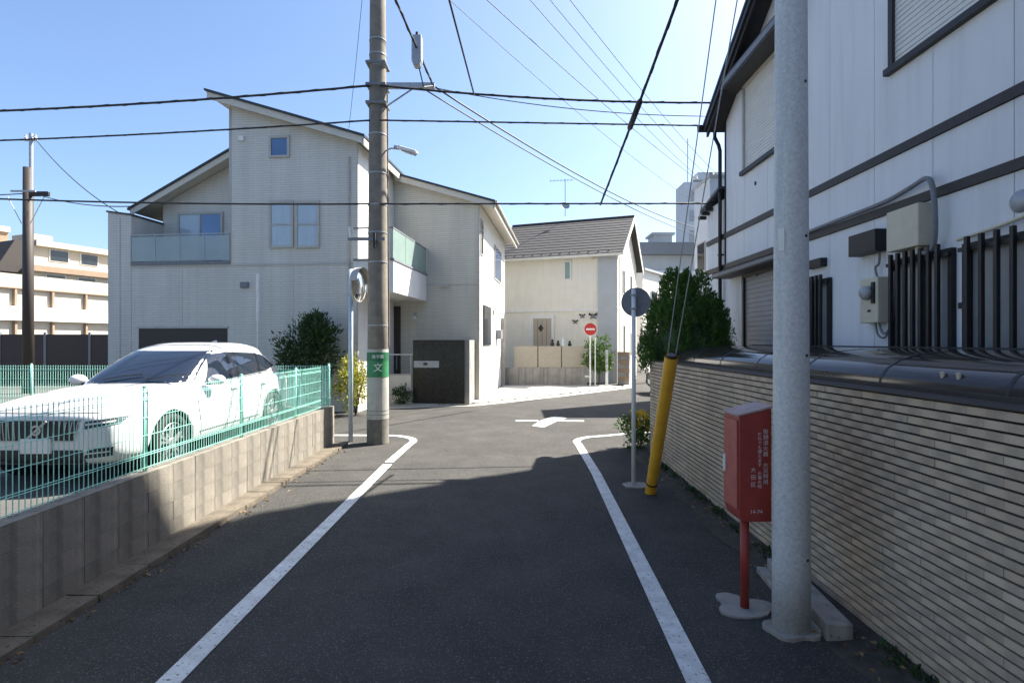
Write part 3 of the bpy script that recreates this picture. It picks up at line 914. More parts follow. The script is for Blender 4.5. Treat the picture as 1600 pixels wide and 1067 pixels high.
shutter_window(8.45, 10.2, 5.32, 6.9, M['shutter_w'], M['frame_w'], 26)
shutter_window(8.5, 10.2, 0.9, 3.33, M['shutter_g'], M['black'], 28, 'shutter_door', False)
def grille_window(y0, y1, z0_, z1_, n):
    o = MB().box(0.016, 0.02, y0, y1, z0_, z1_).build('window', M['frost'], rhs)
    mid = (y0 + y1) / 2
    MB().box(0.004, 0.016, mid - 0.02, mid + 0.02, z0_, z1_).build('sash', M['black'], o)
    for a, b in ((y0, y0 + 0.05), (y1 - 0.05, y1)):
        MB().box(-0.05, 0.016, a, b, z0_, z1_).build('frame', M['black'], o)
    for za, zb in ((z0_, z0_ + 0.05), (z1_ - 0.05, z1_)):
        MB().box(-0.045, 0.016, y0 + 0.051, y1 - 0.051, za, zb).build('frame', M['black'], o)
    for k in range(n):
        y = y0 + 0.05 + (y1 - y0 - 0.1) * (k + 0.5) / n
        MB().box(-0.125, -0.09, y - 0.018, y + 0.018, z0_ - 0.02, z1_ + 0.05).build('grille_bar', M['black'], o)
    for z in (z0_ + 0.12, z1_ - 0.06):
        MB().box(-0.09, -0.07, y0, y1, z - 0.02, z + 0.02).build('grille_rail', M['black'], o)
    return o
grille_window(7.38, 8.3, 1.2, 2.98, 8)
grille_window(5.32, 6.2, 1.2, 3.03, 7)
grille_window(3.7, 5.2, 1.2, 3.04, 9)
# vents, boxes, meter, cables on the wall
v1 = MB().box(-0.16, -0.002, 6.28, 6.78, 3.16, 3.42).build('vent_hood', M['black'], rhs, bevel=0.006)
v2 = MB().box(-0.1, -0.002, 7.5, 7.88, 3.15, 3.27).build('vent_hood', M['black'], rhs, bevel=0.006)
bxx = MB().box(-0.17, -0.002, 5.6, 6.08, 3.1, 3.55).build('switch_box', M['cream_box'], rhs, bevel=0.012)
MB().tube([(-0.09, 5.7, 3.1), (-0.09, 5.7, 3.03)], 0.03, 10).build('gland', M['cream_box'], bxx)
mbx = MB().box(-0.13, -0.002, 6.28, 6.6, 2.32, 2.86).build('meter_box', M['cream_box'], rhs, bevel=0.012)
MB().lathe([(0, 0), (0.085, 0), (0.085, 0.05), (0.06, 0.08), (0, 0.085)], 20, Matrix.Translation((-0.13, 6.44, 2.68)) @ Matrix.Rotation(R(-90), 4, 'Y')).build('meter_dial', M['frost'], mbx, smooth=True)
MB().box(-0.15, -0.13, 6.32, 6.37, 2.55, 2.8).build('meter_bracket', M['black'], mbx)
MB().box(-0.137, -0.13, 6.4, 6.45, 2.45, 2.48).build('knob', M['black'], mbx)
MB().tube(smooth_path([(-0.05, 8.2, 3.70), (-0.05, 7.2, 3.715), (-0.05, 6.3, 3.725), (-0.07, 5.85, 3.77), (-0.10, 5.58, 3.79), (-0.11, 5.48, 3.66), (-0.12, 5.44, 3.35), (-0.1, 5.48, 3.1), (-0.09, 5.58, 3.02), (-0.09, 5.7, 3.06)]), 0.026, 10).build('conduit', M['grey_metal'], rhs, smooth=True)
MB().tube(smooth_path([(-0.06, 6.36, 2.33), (-0.07, 6.3, 2.22), (-0.07, 6.22, 2.2), (-0.05, 6.15, 2.35), (-0.03, 6.14, 2.9)]), 0.014, 8).build('cable', M['grey_metal'], rhs, smooth=True)
MB().tube(smooth_path([(-0.06, 6.42, 2.33), (-0.07, 6.36, 2.18), (-0.07, 6.24, 2.15), (-0.04, 6.17, 2.3)]), 0.012, 8).build('cable', M['grey_metal'], rhs, smooth=True)
MB().tube(smooth_path([(-0.05, 6.36, 3.16), (-0.06, 6.36, 3.02), (-0.06, 6.42, 2.98), (-0.05, 6.4, 2.86)]), 0.014, 8).build('cable', M['grey_metal'], rhs, smooth=True)
MB().tube(smooth_path([(-0.05, 5.25, 3.09), (-0.05, 4.8, 3.13), (-0.05, 4.2, 3.22)]), 0.018, 8).build('cable', M['cream_box'], rhs, smooth=True)
MB().lathe([(0, 0.05), (0.07, 0.045), (0.1, 0.01), (0.1, 0), (0, 0)], 20, Matrix.Translation((-0.002, 4.64, 3.31)) @ Matrix.Rotation(R(-90), 4, 'Y')).build('round_vent', M['galv'], rhs, smooth=True)
for y, z in ((9.7, 4.95), (9.65, 3.3), (5.26, 2.45)):
    MB().box(-0.02, -0.001, y - 0.02, y + 0.02, z - 0.03, z + 0.03).build('bracket', M['dark_trim'], rhs)

# bicycle canopy with curved brown sheets between the wall and the house
bc = thing('curved_canopy', 'low curved brown polycarbonate canopy between the brick wall and white house', 'canopy', (0, 0, 0))
prof = [(2.80, 1.765), (2.815, 1.83), (2.86, 1.895), (2.95, 1.955), (3.1, 2.0), (3.35, 2.028), (3.7, 2.035), (4.2, 2.03)]
ye = [9.35, 8.3, 7.25, 6.2, 5.15, 4.1, 3.05, 2.0, 0.95]
for a, b in zip(ye, ye[1:]):
    top = [[(x, b + 0.015, z), ] for x, z in prof]
    sh = MB().grid([[(x, y, z) for x, z in prof] for y in (b + 0.012, a - 0.012)])
    sh.grid([[(x, y, z - 0.006) for x, z in prof] for y in (b + 0.012, a - 0.012)])
    sh.build('sheet', M['poly'], bc, smooth=True)
for y in ye:
    MB().grid([[(x, y + dy_, z + 0.004) for x, z in prof] for dy_ in (-0.014, 0.014)]).grid([[(x, y + dy_, z - 0.02) for x, z in prof] for dy_ in (-0.014, 0.014)]).build('rib', M['black'], bc)
MB().box(2.77, 2.815, 0.9, 9.4, 1.75, 1.79).build('front_beam', M['brown_dark'], bc)
MB().box(4.2, 4.27, 0.9, 9.4, 1.96, 2.045).build('rear_beam', M['brown_dark'], bc)
for y in (9.2, 5.15, 1.2):
    MB().box(2.8, 2.86, y - 0.03, y + 0.03, 0, 1.75).build('post', M['brown_dark'], bc)
MB().box(2.83, 2.87, 3.4, 3.62, 1.84, 1.85).build('clip', M['cream_box'], bc)
for y in (3.42, 3.55):
    MB().tube([(2.85, y, 1.84), (2.84, y, 1.90)], 0.014, 8).build('clip', M['cream_box'], bc)

# ------------------------------------------------------------------ unseen tall block added beyond the right house, footprint shaped to shade the lane
ab = thing('shade_block', 'unseen tall grey block added behind the white house to shade the lane', 'apartment block', (0, 0, 0))
fp = [(9.35, 12.6), (11.95, 16.4), (22, 16.4), (22, 12.6)]
MB().prism(fp, 'z', 0, 20.0).build('wall', M['far_grey'], ab)
for k in range(7):
    MB().prism([(x * 1.0 + dx_, y + dy_) for (x, y), dx_, dy_ in zip(fp, (-.05, -.05, .05, .05), (-.05, .05, .05, -.05))], 'z', 2.75 * k + 2.6, 2.75 * k + 2.72).build('floor_band', M['far_white'], ab)
pb = thing('pale_house', 'plain pale rendered house at the far right of the crossing behind the conifer', 'house', (6.9, 18.75, 0))
MB().box(0, 6, 0, 1.6, 0, 7.8).build('wall', M['pale_far'], pb)
MB().box(-0.05, 6.1, -0.05, 1.65, 7.8, 7.9).build('roof', M['far_grey'], pb)
for y in (0.4,):
    f = MB().box(-0.03, -0.001, y, y + 0.8, 4.6, 5.7).build('window', M['frame_w'], pb)
    MB().box(-0.04, -0.031, y + 0.06, y + 0.74, 4.66, 5.64).build('pane', M['glass_dark'], f)

# unseen houses added behind the camera to block sky light and deepen foreground shade
def back_house(label, x0, x1, y0, y1, h, m):
    t = thing('shade_house', label, 'house', ((x0 + x1) / 2, (y0 + y1) / 2, 0))
    hx, hy = (x1 - x0) / 2, (y1 - y0) / 2
    MB().box(-hx, hx, -hy, hy, 0, h).build('wall', m, t)
    MB().prism([(-hx - .4, h), (hx + .4, h), (0, h + hx * .5)], 'y', -hy - .3, hy + .3).build('roof', M['roof_grey'], t)
    for z in (1.2, 4.2):
        for k in range(3):
            y = -hy + 1.2 + k * (2 * hy - 3.5) / 2
            for sg in (-1, 1):
                f = MB().box(sg * (hx + .001), sg * (hx + .05), y, y + 1.4, z, z + 1.2).build('window', M['frame_w'], t)
                MB().box(sg * (hx + .051), sg * (hx + .06), y + .08, y + 1.32, z + .08, z + 1.12).build('pane', M['glass_dark'], f)
    return t
back_house('grey house added for shade behind the viewpoint on the parking lot side', -13, -4.3, -17, -3.2, 7.5, M['back_wall'])
back_house('grey house added for shade behind the viewpoint on the brick wall side', 3.6, 12, -15, -1.2, 7.5, M['back_wall'])
back_house('dark house added for shade across the lane behind the viewpoint', -4.1, 3.4, -30, -21, 7.5, M['back_wall'])

# ------------------------------------------------------------------ left corner house (turned 6 degrees)
AH = R(-6)
HO = Vector((-4.6, 16.0, 0))
lh = thing('corner_house', 'grey tiled two-storey house with steep shed roof and glass balconies at the corner', 'house', HO, AH)
ca, sa = math.cos(AH), math.sin(AH)
def lx_at(u, ly):
    k = (u - 800) / FPX            # x = HO.x + ca*lx - sa*ly ; y = HO.y + sa*lx + ca*ly
    return (k * (HO.y + ca * ly) - HO.x + sa * ly) / (ca - k * sa)
def ly_at(u, lx):
    k = (u - 800) / FPX
    return (HO.x + ca * lx - k * (HO.y + sa * lx)) / (sa + k * ca)
def z_at(v, lx, ly):
    return HEYE - (v - 533.5) / FPX * (HO.y + sa * lx + ca * ly)
def shed(lx): return 9.70 - (lx + 4.65) * 0.317
def leftroof(lx): return 6.44 + (lx + 8.14) * 0.515
def wingroof(lx): return 7.9 - (lx - 0.71) * 0.30
TW = M['tile_wall']
# tall block
MB().prism([(-4.02, 0.0), (0, 0.0), (0, shed(0) - 0.2), (-4.02, shed(-4.02) - 0.2)], 'y', 0.0, 6.8).build('wall', TW, lh)
MB().box(-7.31, -4.02, 0.003, 1.32, 0, 4.40).build('wall', TW, lh)
MB().prism([(-7.31, 0.0), (-4.02, 0.0), (-4.02, leftroof(-4.02) - 0.18), (-7.31, leftroof(-7.31) - 0.18)], 'y', 1.32, 6.7).build('wall', TW, lh)
MB().prism([(-8.1, 0), (-7.315, 0), (-7.315, 6.02), (-8.1, 6.14)], 'y', -0.006, 2.2).build('screen_wall', TW, lh)
MB().prism([(-8.14, 6.145), (-7.28, 6.025), (-7.28, 6.075), (-8.14, 6.195)], 'y', -0.04, 2.25).build('coping', M['roof_dark'], lh)
MB().box(-7.9, -7.68, -0.03, -0.007, 0.3, 6.0).build('pilaster', TW, lh)
MB().box(-7.32, 0.012, -0.02, -0.001, 4.40, 4.46).build('band', M['frame_w'], lh)
MB().box(-4.06, -4.0, -0.018, -0.001, 4.47, shed(-4.02) - 0.25).build('corner_trim', M['frame_w'], lh)
MB().box(-0.012, 0.012, -0.02, 0.0, 0, shed(0) - 0.2).build('corner_trim', M['frame_w'], lh)
for x in (-2.0,):
    MB().box(x - 0.006, x + 0.006, -0.004, -0.001, 0.2, 4.38).build('panel_joint', M['frame_w'], lh)
for x in (-5.6,):
    MB().box(x - 0.006, x + 0.006, -0.001, 0.002, 2.6, 4.38).build('panel_joint', M['frame_w'], lh)
# lit right-hand wall face (white render)
MB().box(0.001, 0.02, 0.02, 3.3, 0.0, shed(0) - 0.22).build('side_render', M['white_wall'], lh)
# wing
MB().prism([(0.0, 0), (3.1, 0), (3.1, wingroof(3.1) - 0.2), (0.0, wingroof(0.0) - 0.2)], 'y', 3.34, 10.9).build('wall', M['tile_wall2'], lh)
MB().box(3.101, 3.12, 3.36, 10.88, 0.0, wingroof(3.1) - 0.22).build('side_render', M['white_wall'], lh)
MB().box(3.06, 3.13, 3.315, 3.345, 0, wingroof(3.1) - 0.25).build('corner_trim', M['frame_w'], lh)
MB().box(0.02, 3.1, 3.32, 3.339, 4.1, 4.15).build('band', M['frame_w'], lh)
# roofs
def slab(x0, x1, fz, y0, y1, name, th=0.07, fas=0.2):
    o = MB().prism([(x0, fz(x0)), (x1, fz(x1)), (x1, fz(x1) - th), (x0, fz(x0) - th)], 'y', y0, y1).build(name, M['roof_dark'], lh)
    ins = 0.06
    MB().prism([(x0 + ins, fz(x0 + ins) - th - 0.001), (x1 - ins, fz(x1 - ins) - th - 0.001), (x1 - ins, fz(x1 - ins) - th - fas), (x0 + ins, fz(x0 + ins) - th - fas)], 'y', y0 + 0.05, y0 + 0.09).build('rake_board', M['soffit'], o)
    MB().prism([(x0 + ins, fz(x0 + ins) - th - 0.06), (x1 - ins, fz(x1 - ins) - th - 0.06), (x1 - ins, fz(x1 - ins) - th - 0.09), (x0 + ins, fz(x0 + ins) - th - 0.09)], 'y', y0 + 0.091, y1 - 0.1).build('soffit', M['soffit'], o)
    return o
r1 = slab(-4.62, 0.36, shed, -0.38, 6.9, 'roof')
MB().box(0.28, 0.33, -0.33, 6.8, shed(0.36) - 0.30, shed(0.36) - 0.05).build('eave_board', M['soffit'], r1)
r2 = slab(-8.1, -4.03, leftroof, 0.72, 6.9, 'roof')
r3 = slab(0.03, 3.72, wingroof, 3.0, 11.3, 'roof')
MB().box(3.62, 3.70, 3.1, 11.2, wingroof(3.72) - 0.27, wingroof(3.72) - 0.05).build('eave_board', M['soffit'], r3)
MB().tube([(3.76, 3.0, wingroof(3.72) - 0.06), (3.76, 11.3, wingroof(3.72) - 0.06)], 0.045, 8).build('gutter', M['soffit'], r3)

def lwin(u0, u1, v0, v1, ly, m, name='window', mull=0, trans=0, parent=lh, frame=None):
    x0, x1 = lx_at(u0, ly), lx_at(u1, ly)
    xm = (x0 + x1) / 2
    za, zb = z_at(v1, xm, ly), z_at(v0, xm, ly)
    f = MB()
    fw = 0.07
    f.box(x0, x1, ly - 0.05, ly - 0.001, za, za + fw).box(x0, x1, ly - 0.05, ly - 0.001, zb - fw, zb)
    f.box(x0, x0 + fw, ly - 0.049, ly - 0.001, za + fw, zb - fw).box(x1 - fw, x1, ly - 0.049, ly - 0.001, za + fw, zb - fw)
    o = f.build(name, frame or M['frame_w'], parent)
    MB().box(x0 + fw, x1 - fw, ly - 0.02, ly - 0.002, za + fw, zb - fw).build('pane', m, o)
    for k in range(mull):
        xx = x0 + (x1 - x0) * (k + 1) / (mull + 1)
        MB().box(xx - 0.03, xx + 0.03, ly - 0.045, ly - 0.021, za + fw, zb - fw).build('mullion', frame or M['frame_w'], o)
    for k in range(trans):
        zz = za + (zb - za) * (k + 1) / (trans + 1)
        MB().box(x0 + fw, x1 - fw, ly - 0.04, ly - 0.021, zz - 0.022, zz + 0.022).build('transom', frame or M['frame_w'], o)
    return o
lwin(421, 453, 213, 247, 0, M['glass_sky'])
lwin(421, 459, 314, 388, 0, M['glass_curtain'], trans=1)
lwin(462, 500, 314, 388, 0, M['glass_curtain'], trans=1)
lwin(278, 349, 332, 405, 1.32, M['glass_curtain'], mull=1)
x0 = lx_at(315, 1.32); x1 = lx_at(346, 1.32)
MB().box(x0, x1, 1.29, 1.3, 4.5, z_at(336, -6, 1.32)).build('pane', M['glass_sky'], lh)
# balcony: parapet, glass panels and rails
bal = MB().box(-7.30, -4.03, -0.05, -0.021, 4.462, 4.56).build('balcony', M['grey_metal'], lh)
xs_ = [-7.29, -6.48, -5.66, -4.85, -4.04]
for a, b in zip(xs_, xs_[1:]):
    MB().box(a + 0.015, b - 0.015, -0.04, -0.03, 4.58, 5.34).build('glass_panel', M['glass_rail'], bal)
for x in xs_:
    MB().box(x - 0.014, x + 0.014, -0.05, -0.02, 4.56, 5.38).build('rail_post', M['galv'], bal)
MB().box(-7.30, -4.03, -0.055, -0.015, 5.38, 5.41).build('handrail', M['galv'], bal)
for zz in (4.5,):
    MB().tube([(-6.4, 0.5, 4.45), (-6.0, 0.5, 4.75), (-5.6, 0.5, 4.45)], 0.02, 6).build('laundry_stand', M['white_paint'], bal)
# dark carport opening, vents, downpipe
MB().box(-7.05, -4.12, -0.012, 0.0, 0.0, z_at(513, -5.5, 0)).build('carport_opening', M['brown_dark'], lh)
MB().box(-7.1, -4.07, -0.03, -0.013, z_at(513, -5.5, 0), z_at(513, -5.5, 0) + 0.07).build('lintel', M['frame_w'], lh)
vx = lx_at(383, 0)
MB().box(vx - 0.13, vx + 0.13, -0.08, -0.001, z_at(450, vx, 0), z_at(441, vx, 0)).build('vent', M['grey_metal'], lh, bevel=0.02)
vx = lx_at(378, 0)
MB().box(vx - 0.09, vx + 0.09, -0.07, -0.001, z_at(221, vx, 0), z_at(213, vx, 0)).build('vent', M['white_paint'], lh, bevel=0.02)
MB().tube([(-0.25, -0.04, 0.1), (-0.25, -0.04, 7.6)], 0.03, 8).build('downpipe', M['frame_w'], lh)
# wing: door, lamp, windows on the sunlit side
x0, x1 = lx_at(600, 3.34), lx_at(626, 3.34)
d_ = MB().box(x0, x1, 3.29, 3.338, 0.35, 3.35).build('door', M['brown_dark'], lh)
MB().tube([(x1 - 0.12, 3.25, 1.1), (x1 - 0.12, 3.25, 1.6)], 0.015, 8).build('handle', M['galv'], d_)
lx_ = lx_at(649, 3.34)
wl = MB().tube([(lx_, 3.32, 3.1), (lx_, 3.22, 3.12), (lx_, 3.2, 2.98)], 0.02, 8).build('wall_lamp', M['galv'], lh)
MB().lathe([(0.03, 0.0), (0.09, -0.1), (0, -0.1)], 14, Matrix.Translation((lx_, 3.2, 3.0))).build('lamp_shade', M['white_paint'], wl)
MB().box(1.7, 2.05, 3.27, 3.338, 4.02, 4.1).build('vent', M['frame_w'], lh)
def sidewin(u0, u1, z0_, z1_, m, fm):
    y0, y1 = ly_at(u0, 3.12), ly_at(u1, 3.12)
    o = MB().box(3.121, 3.16, y0, y1, z0_, z1_).build('window', fm, lh)
    MB().box(3.161, 3.168, y0 + 0.06, y1 - 0.06, z0_ + 0.06, z1_ - 0.06).build('pane', m, o)
sidewin(754.5, 766, 1.95, 3.45, M['glass_dark'], M['black'])
sidewin(772, 782, 4.75, 6.2, M['glass_sky'], M['frame_w'])
sidewin(750.5, 754, 5.2, 6.5, M['glass_dark'], M['frame_w'])
y0 = ly_at(776, 3.12)
MB().box(3.121, 3.35, y0 - 0.3, y0 + 0.35, 2.2, 2.6).build('meter_box', M['grey_metal'], lh, bevel=0.02)
MB().box(3.121, 3.2, y0 - 1.3, y0 - 1.0, 3.2, 3.4).build('vent', M['frame_w'], lh)
# side balcony between main block and wing
sb = MB().box(0.021, 1.22, -0.35, 3.318, 3.53, 4.44).build('balcony', M['white_wall'], lh)
MB().box(0.02, 1.25, -0.38, 3.319, 4.441, 4.50).build('edge_trim', M['grey_metal'], sb)
for a, b in ((-0.34, 0.85), (0.88, 2.07), (2.1, 3.3)):
    MB().box(1.19, 1.205, a, b, 4.52, 5.36).build('glass_panel', M['glass_green'], sb)
MB().box(0.03, 1.18, -0.345, -0.33, 4.52, 5.36).build('glass_panel', M['glass_clear'], sb)
MB().box(1.18, 1.215, -0.36, 3.31, 5.37, 5.41).build('handrail', M['grey_metal'], sb)
MB().box(0.021, 1.21, -0.36, -0.325, 5.37, 5.41).build('handrail', M['grey_metal'], sb)

# gate screen, mailbox and low wall in front of the wing
gs = thing('gate_screen', 'tall black gate screen with a silver mailbox slot before the corner house', 'gate', (-2.42, 17.75, 0), R(-4))
for k in range(5):
    MB().box(-0.86 + k * 0.344 + 0.003, -0.86 + (k + 1) * 0.344 - 0.003, -0.03, 0.03, 0.06, 2.15).build('panel', M['black_gloss'], gs)
mb_ = MB().box(-0.82, 0.02, -0.06, -0.031, 1.24, 1.46).build('mailbox_plate', M['galv'], gs)
MB().box(-0.5, -0.36, -0.066, -0.061, 1.32, 1.4).build('slot', M['black'], mb_)
MB().box(-0.87, 0.87, -0.05, 0.05, 0.0, 0.055).build('base', M['concrete'], gs)
sw = thing('gate_wall', 'short grey tiled side wall joining the black gate to the corner house', 'wall', (-1.50, 17.72, 0), R(-4))
for k in range(7):
    for j in range(2):
        MB().box(-0.06, 0.10, 0.0 + j * 0.62, 0.615 + j * 0.62, 0.02 + k * 0.305, 0.02 + k * 0.305 + 0.301).build('stone_panel', M['concrete'], sw)
lw = thing('low_wall', 'low cream rendered wall beside the black gate screen', 'wall', (-3.75, 17.85, 0), R(-4))
MB().box(-0.45, 0.42, -0.07, 0.07, 0, 0.98).build('render', M['cream_wall'], lw, bevel=0.01)
MB().box(-0.46, 0.43, -0.08, 0.08, 0.981, 1.02).build('coping', M['concrete_lt'], lw)
hr = thing('handrail', 'thin white handrail standing by the entrance steps of the corner house', 'handrail', (-3.85, 18.1, 0), R(-4))
for x in (-0.35, 0.45):
    MB().tube([(x, 0, 0), (x, 0, 1.66)], 0.02, 8).build('post', M['white_paint'], hr)
MB().tube([(-0.45, 0, 1.66), (0.55, 0, 1.66)], 0.022, 8).build('rail', M['white_paint'], hr)
wp = thing('white_post', 'slim white post standing against the grey tiled corner house wall', 'post', (-7.35, 15.55, 0))
MB().tube([(0, 0, 0), (0, 0, 2.75)], 0.03, 10).build('lower_tube', M['white_paint'], wp)
MB().tube([(0, 0, 2.7), (0, 0, 4.05)], 0.05, 12).build('upper_tube', M['white_paint'], wp)

# ------------------------------------------------------------------ cream house across the crossing (turned 21 degrees)
A2 = R(-21)
H2 = Vector((5.3, 27.0, 0))
h2 = thing('cream_house', 'cream rendered house with grey tiled gable roof beyond the crossing', 'house', H2, A2)
HW = 6.6
def r2z(ly): return 6.8 + ly * 0.68 if ly < 3.3 else 6.8 + (6.6 - ly) * 0.68
MB().prism([(0, 0), (6.6, 0), (6.6, 6.75), (3.3, 6.75 + 3.3 * 0.68), (0, 6.75)], 'x', -HW, 0.0).build('wall', M['cream_wall'], h2)
rf2 = MB().prism([(-0.45, r2z(-0.45)), (3.3, r2z(3.3) + 0.0), (7.05, r2z(7.05)), (7.05, r2z(7.05) - 0.12), (3.3, r2z(3.3) - 0.12), (-0.45, r2z(-0.45) - 0.12)], 'x', -HW - 0.3, 0.35).build('roof', M['roof_grey'], h2)
# tile courses on the front slope
for k in range(13):
    ya = -0.45 + 3.72 * k / 13
    yb = -0.45 + 3.72 * (k + 1) / 13
    MB().prism([(ya, r2z(ya) + 0.03), (yb, r2z(yb) + 0.008), (yb, r2z(yb) + 0.001), (ya, r2z(ya) + 0.001)], 'x', -HW - 0.31, 0.30).build('tile_course', M['roof_grey'], rf2)
MB().tube([(-HW - 0.3, 3.3, r2z(3.3) + 0.03), (0.36, 3.3, r2z(3.3) + 0.03)], 0.07, 8).build('ridge_cap', M['roof_grey'], rf2)
MB().prism([(-0.5, r2z(-0.45) - 0.02), (3.3, r2z(3.3) - 0.0), (7.1, r2z(7.05) - 0.02), (7.1, r2z(7.05) - 0.26), (3.3, r2z(3.3) - 0.26), (-0.5, r2z(-0.45) - 0.26)], 'x', 0.351, 0.39).build('rake_board', M['white_wall'], rf2)
MB().box(-HW - 0.3, 0.35, -0.53, -0.44, r2z(-0.45) - 0.14, r2z(-0.45) - 0.02).build('gutter', M['cream_wall'], rf2)
for k in range(13):
    x = -HW + 0.2 + k * 0.5
    MB().tube([(x, -0.3, r2z(-0.3) + 0.02), (x, -0.3, r2z(-0.3) + 0.09)], 0.03, 6).build('snow_guard', M['black'], rf2)
MB().box(-HW - 0.02, 0.02, -0.06, -0.001, 3.66, 3.78).build('band', M['white_wall'], h2)
MB().box(-0.98, -0.002, -0.07, -0.002, 0, 6.45).build('corner_strip', M['far_grey'], h2)  # grey full-height strip, slightly proud of the front corner
def lx2(u, ly=0):
    k = (u - 800) / FPX; c, s = math.cos(A2), math.sin(A2)
    return (k * (H2.y + c * ly) - H2.x + s * ly) / (c - k * s)
def z2(v, lx, ly=0):
    return HEYE - (v - 533.5) / FPX * (H2.y + math.sin(A2) * lx + math.cos(A2) * ly)
x0, x1 = lx2(881), lx2(893)
wf = MB().box(x0, x1, -0.06, -0.001, z2(438, x0), z2(407, x0)).build('window', M['white_wall'], h2)
MB().box(x0 + 0.08, x1 - 0.08, -0.07, -0.061, z2(436, x0), z2(410, x0)).build('pane', M['glass_green'], wf)
x0, x1 = lx2(828), lx2(866)
df = MB().box(x0, x1, -0.08, -0.001, 0.5, z2(493, x0)).build('door_surround', M['white_wall'], h2)
dl, dr = lx2(834), lx2(862)
dd = MB().box(dl, dr, -0.1, -0.081, 0.55, z2(498, x0)).build('door', M['door_beige'], h2)
cx_, cz_ = lx2(846), z2(513, x0)
MB().prism([(cx_ - 0.15, cz_), (cx_, cz_ - 0.2), (cx_ + 0.15, cz_), (cx_, cz_ + 0.2)], 'y', -0.115, -0.101).build('diamond_pane', M['black'], dd)
for k in range(3):
    MB().box(dl + (dr - dl) * (k + 1) / 4 - 0.008, dl + (dr - dl) * (k + 1) / 4 + 0.008, -0.106, -0.101, 0.55, z2(500, x0)).build('groove', M['brown_dark'], dd)
for u, v in ((817, 405), (928, 402)):
    vx = lx2(u)
    MB().lathe([(0, 0), (0.11, 0), (0.11, 0.05), (0.07, 0.09), (0, 0.09)], 14, Matrix.Translation((vx, -0.001 if u < 900 else -0.072, z2(v, vx))) @ Matrix.Rotation(R(90), 4, 'X')).build('vent', M['far_cream'], h2)
# butterfly ornaments on the wall
for u, v, s_ in ((899, 503, 0.8), (910, 494, 0.85), (927, 494, 1.15)):
    vx, vz = lx2(u), z2(v, lx2(u))
    ob = thing('wall_ornament', {899: 'smallest dark butterfly ornament, lowest on the cream house wall', 910: 'middle dark butterfly ornament on the cream house wall', 927: 'largest dark butterfly ornament near the grey corner of cream house'}[u], 'ornament',
               H2 + Matrix.Rotation(A2, 3, 'Z') @ Vector((vx, -0.09 if u == 927 else -0.03, vz)), A2, 'butterfly ornaments on the cream house')
    for sg in (-1, 1):
        MB().prism([(0, 0.02 * s_), (sg * 0.16 * s_, 0.16 * s_), (sg * 0.2 * s_, 0.05 * s_), (sg * 0.06 * s_, 0)], 'y', -0.01, 0.01).build('wing', M['black'], ob)
        MB().prism([(0, -0.01), (sg * 0.12 * s_, -0.03 * s_), (sg * 0.13 * s_, -0.14 * s_), (sg * 0.03 * s_, -0.1 * s_)], 'y', -0.01, 0.01).build('wing', M['grey_metal'], ob)
    MB().tube([(0, 0, -0.1 * s_), (0, 0, 0.12 * s_)], 0.015, 6).build('body', M['black'], ob)
# windows of the sunlit side
for ly0, ly1, za, zb in ((1.4, 2.0, 4.6, 5.9), (4.0, 4.6, 4.6, 5.9), (1.6, 2.1, 1.2, 3.0), (4.2, 5.2, 1.4, 2.6)):
    f = MB().box(0.001, 0.05, ly0, ly1, za, zb).build('window', M['white_wall'], h2)
    MB().box(0.051, 0.06, ly0 + 0.06, ly1 - 0.06, za + 0.06, zb - 0.06).build('pane', M['glass_dark'], f)
MB().tube([(0.06, 0.3, 0.1), (0.06, 0.3, 6.4)], 0.035, 8).build('downpipe', M['cream_wall'], h2)
# aerial on the roof
an = thing('tv_aerial', 'thin television aerial with dish on the ridge of the cream house', 'aerial', PX(883, 336, 31.6))
MB().tube([(0, 0, -0.1), (0, 0, 2.1)], 0.02, 6).build('mast', M['grey_metal'], an)
MB().tube([(-0.9, 0, 2.0), (0.5, 0, 2.05)], 0.012, 6).build('boom', M['grey_metal'], an)
for k in range(7):
    x = -0.85 + k * 0.2
    MB().tube([(x, -0.25, 2.0 + 0.01 * k), (x, 0.25, 2.0 + 0.01 * k)], 0.008, 5).build('element', M['grey_metal'], an)
MB().lathe([(0, 0.0), (0.12, 0.02), (0.24, 0.09)], 18, Matrix.Translation((0.02, -0.05, 0.45)) @ Matrix.Rotation(R(60), 4, 'X')).build('dish', M['galv'], an, smooth=True)

# retaining wall and tan fence in front of it
fw_ = thing('retaining_wall', 'stained concrete retaining wall topped with tan panels before the cream house', 'wall', (1.3, 25.6, 0), R(-2))
for k in range(4):
    MB().box(-1.75 + k * 1.0 + 0.004, -0.75 + k * 1.0 - 0.004, -0.1, 0.1, 0, 0.86).build('concrete_section', M['concrete'], fw_)
for k in range(3):
    MB().box(-1.2 + k * 1.12 + 0.01, -0.08 + k * 1.12 - 0.01, -0.05, 0.05, 0.87, 1.88).build('fence_panel', M['fence_tan'], fw_)
for x in (-0.08, 1.04):
    MB().box(x - 0.008, x + 0.03, -0.06, -0.051, 0.87, 1.88).build('fence_post', M['brown_dark'], fw_)
for k, (u, h_) in enumerate(((863, .34), (872, .28), (880, .42), (890, .26))):
    p = PX(u, 541, 25.6)
    t = thing('garden_ornament', ['slim dark garden ornament on the tan fence, beside the door', 'squat dark garden ornament on the tan fence between two taller ones', 'tall blue garden ornament on the tan fence top', 'smallest dark garden ornament on the tan fence, near the shrub'][k], 'ornament', (p.x, 25.6 - 0.02, 1.88), 0, 'ornaments on the tan fence')
    MB().lathe([(0, 0), (0.07, 0), (0.1, h_ * 0.3), (0.05, h_ * 0.6), (0.07, h_ * 0.75), (0.03, h_ * 0.95), (0, h_)], 10).build('figure', M['pale_blue'] if k == 2 else M['black'], t, smooth=True)
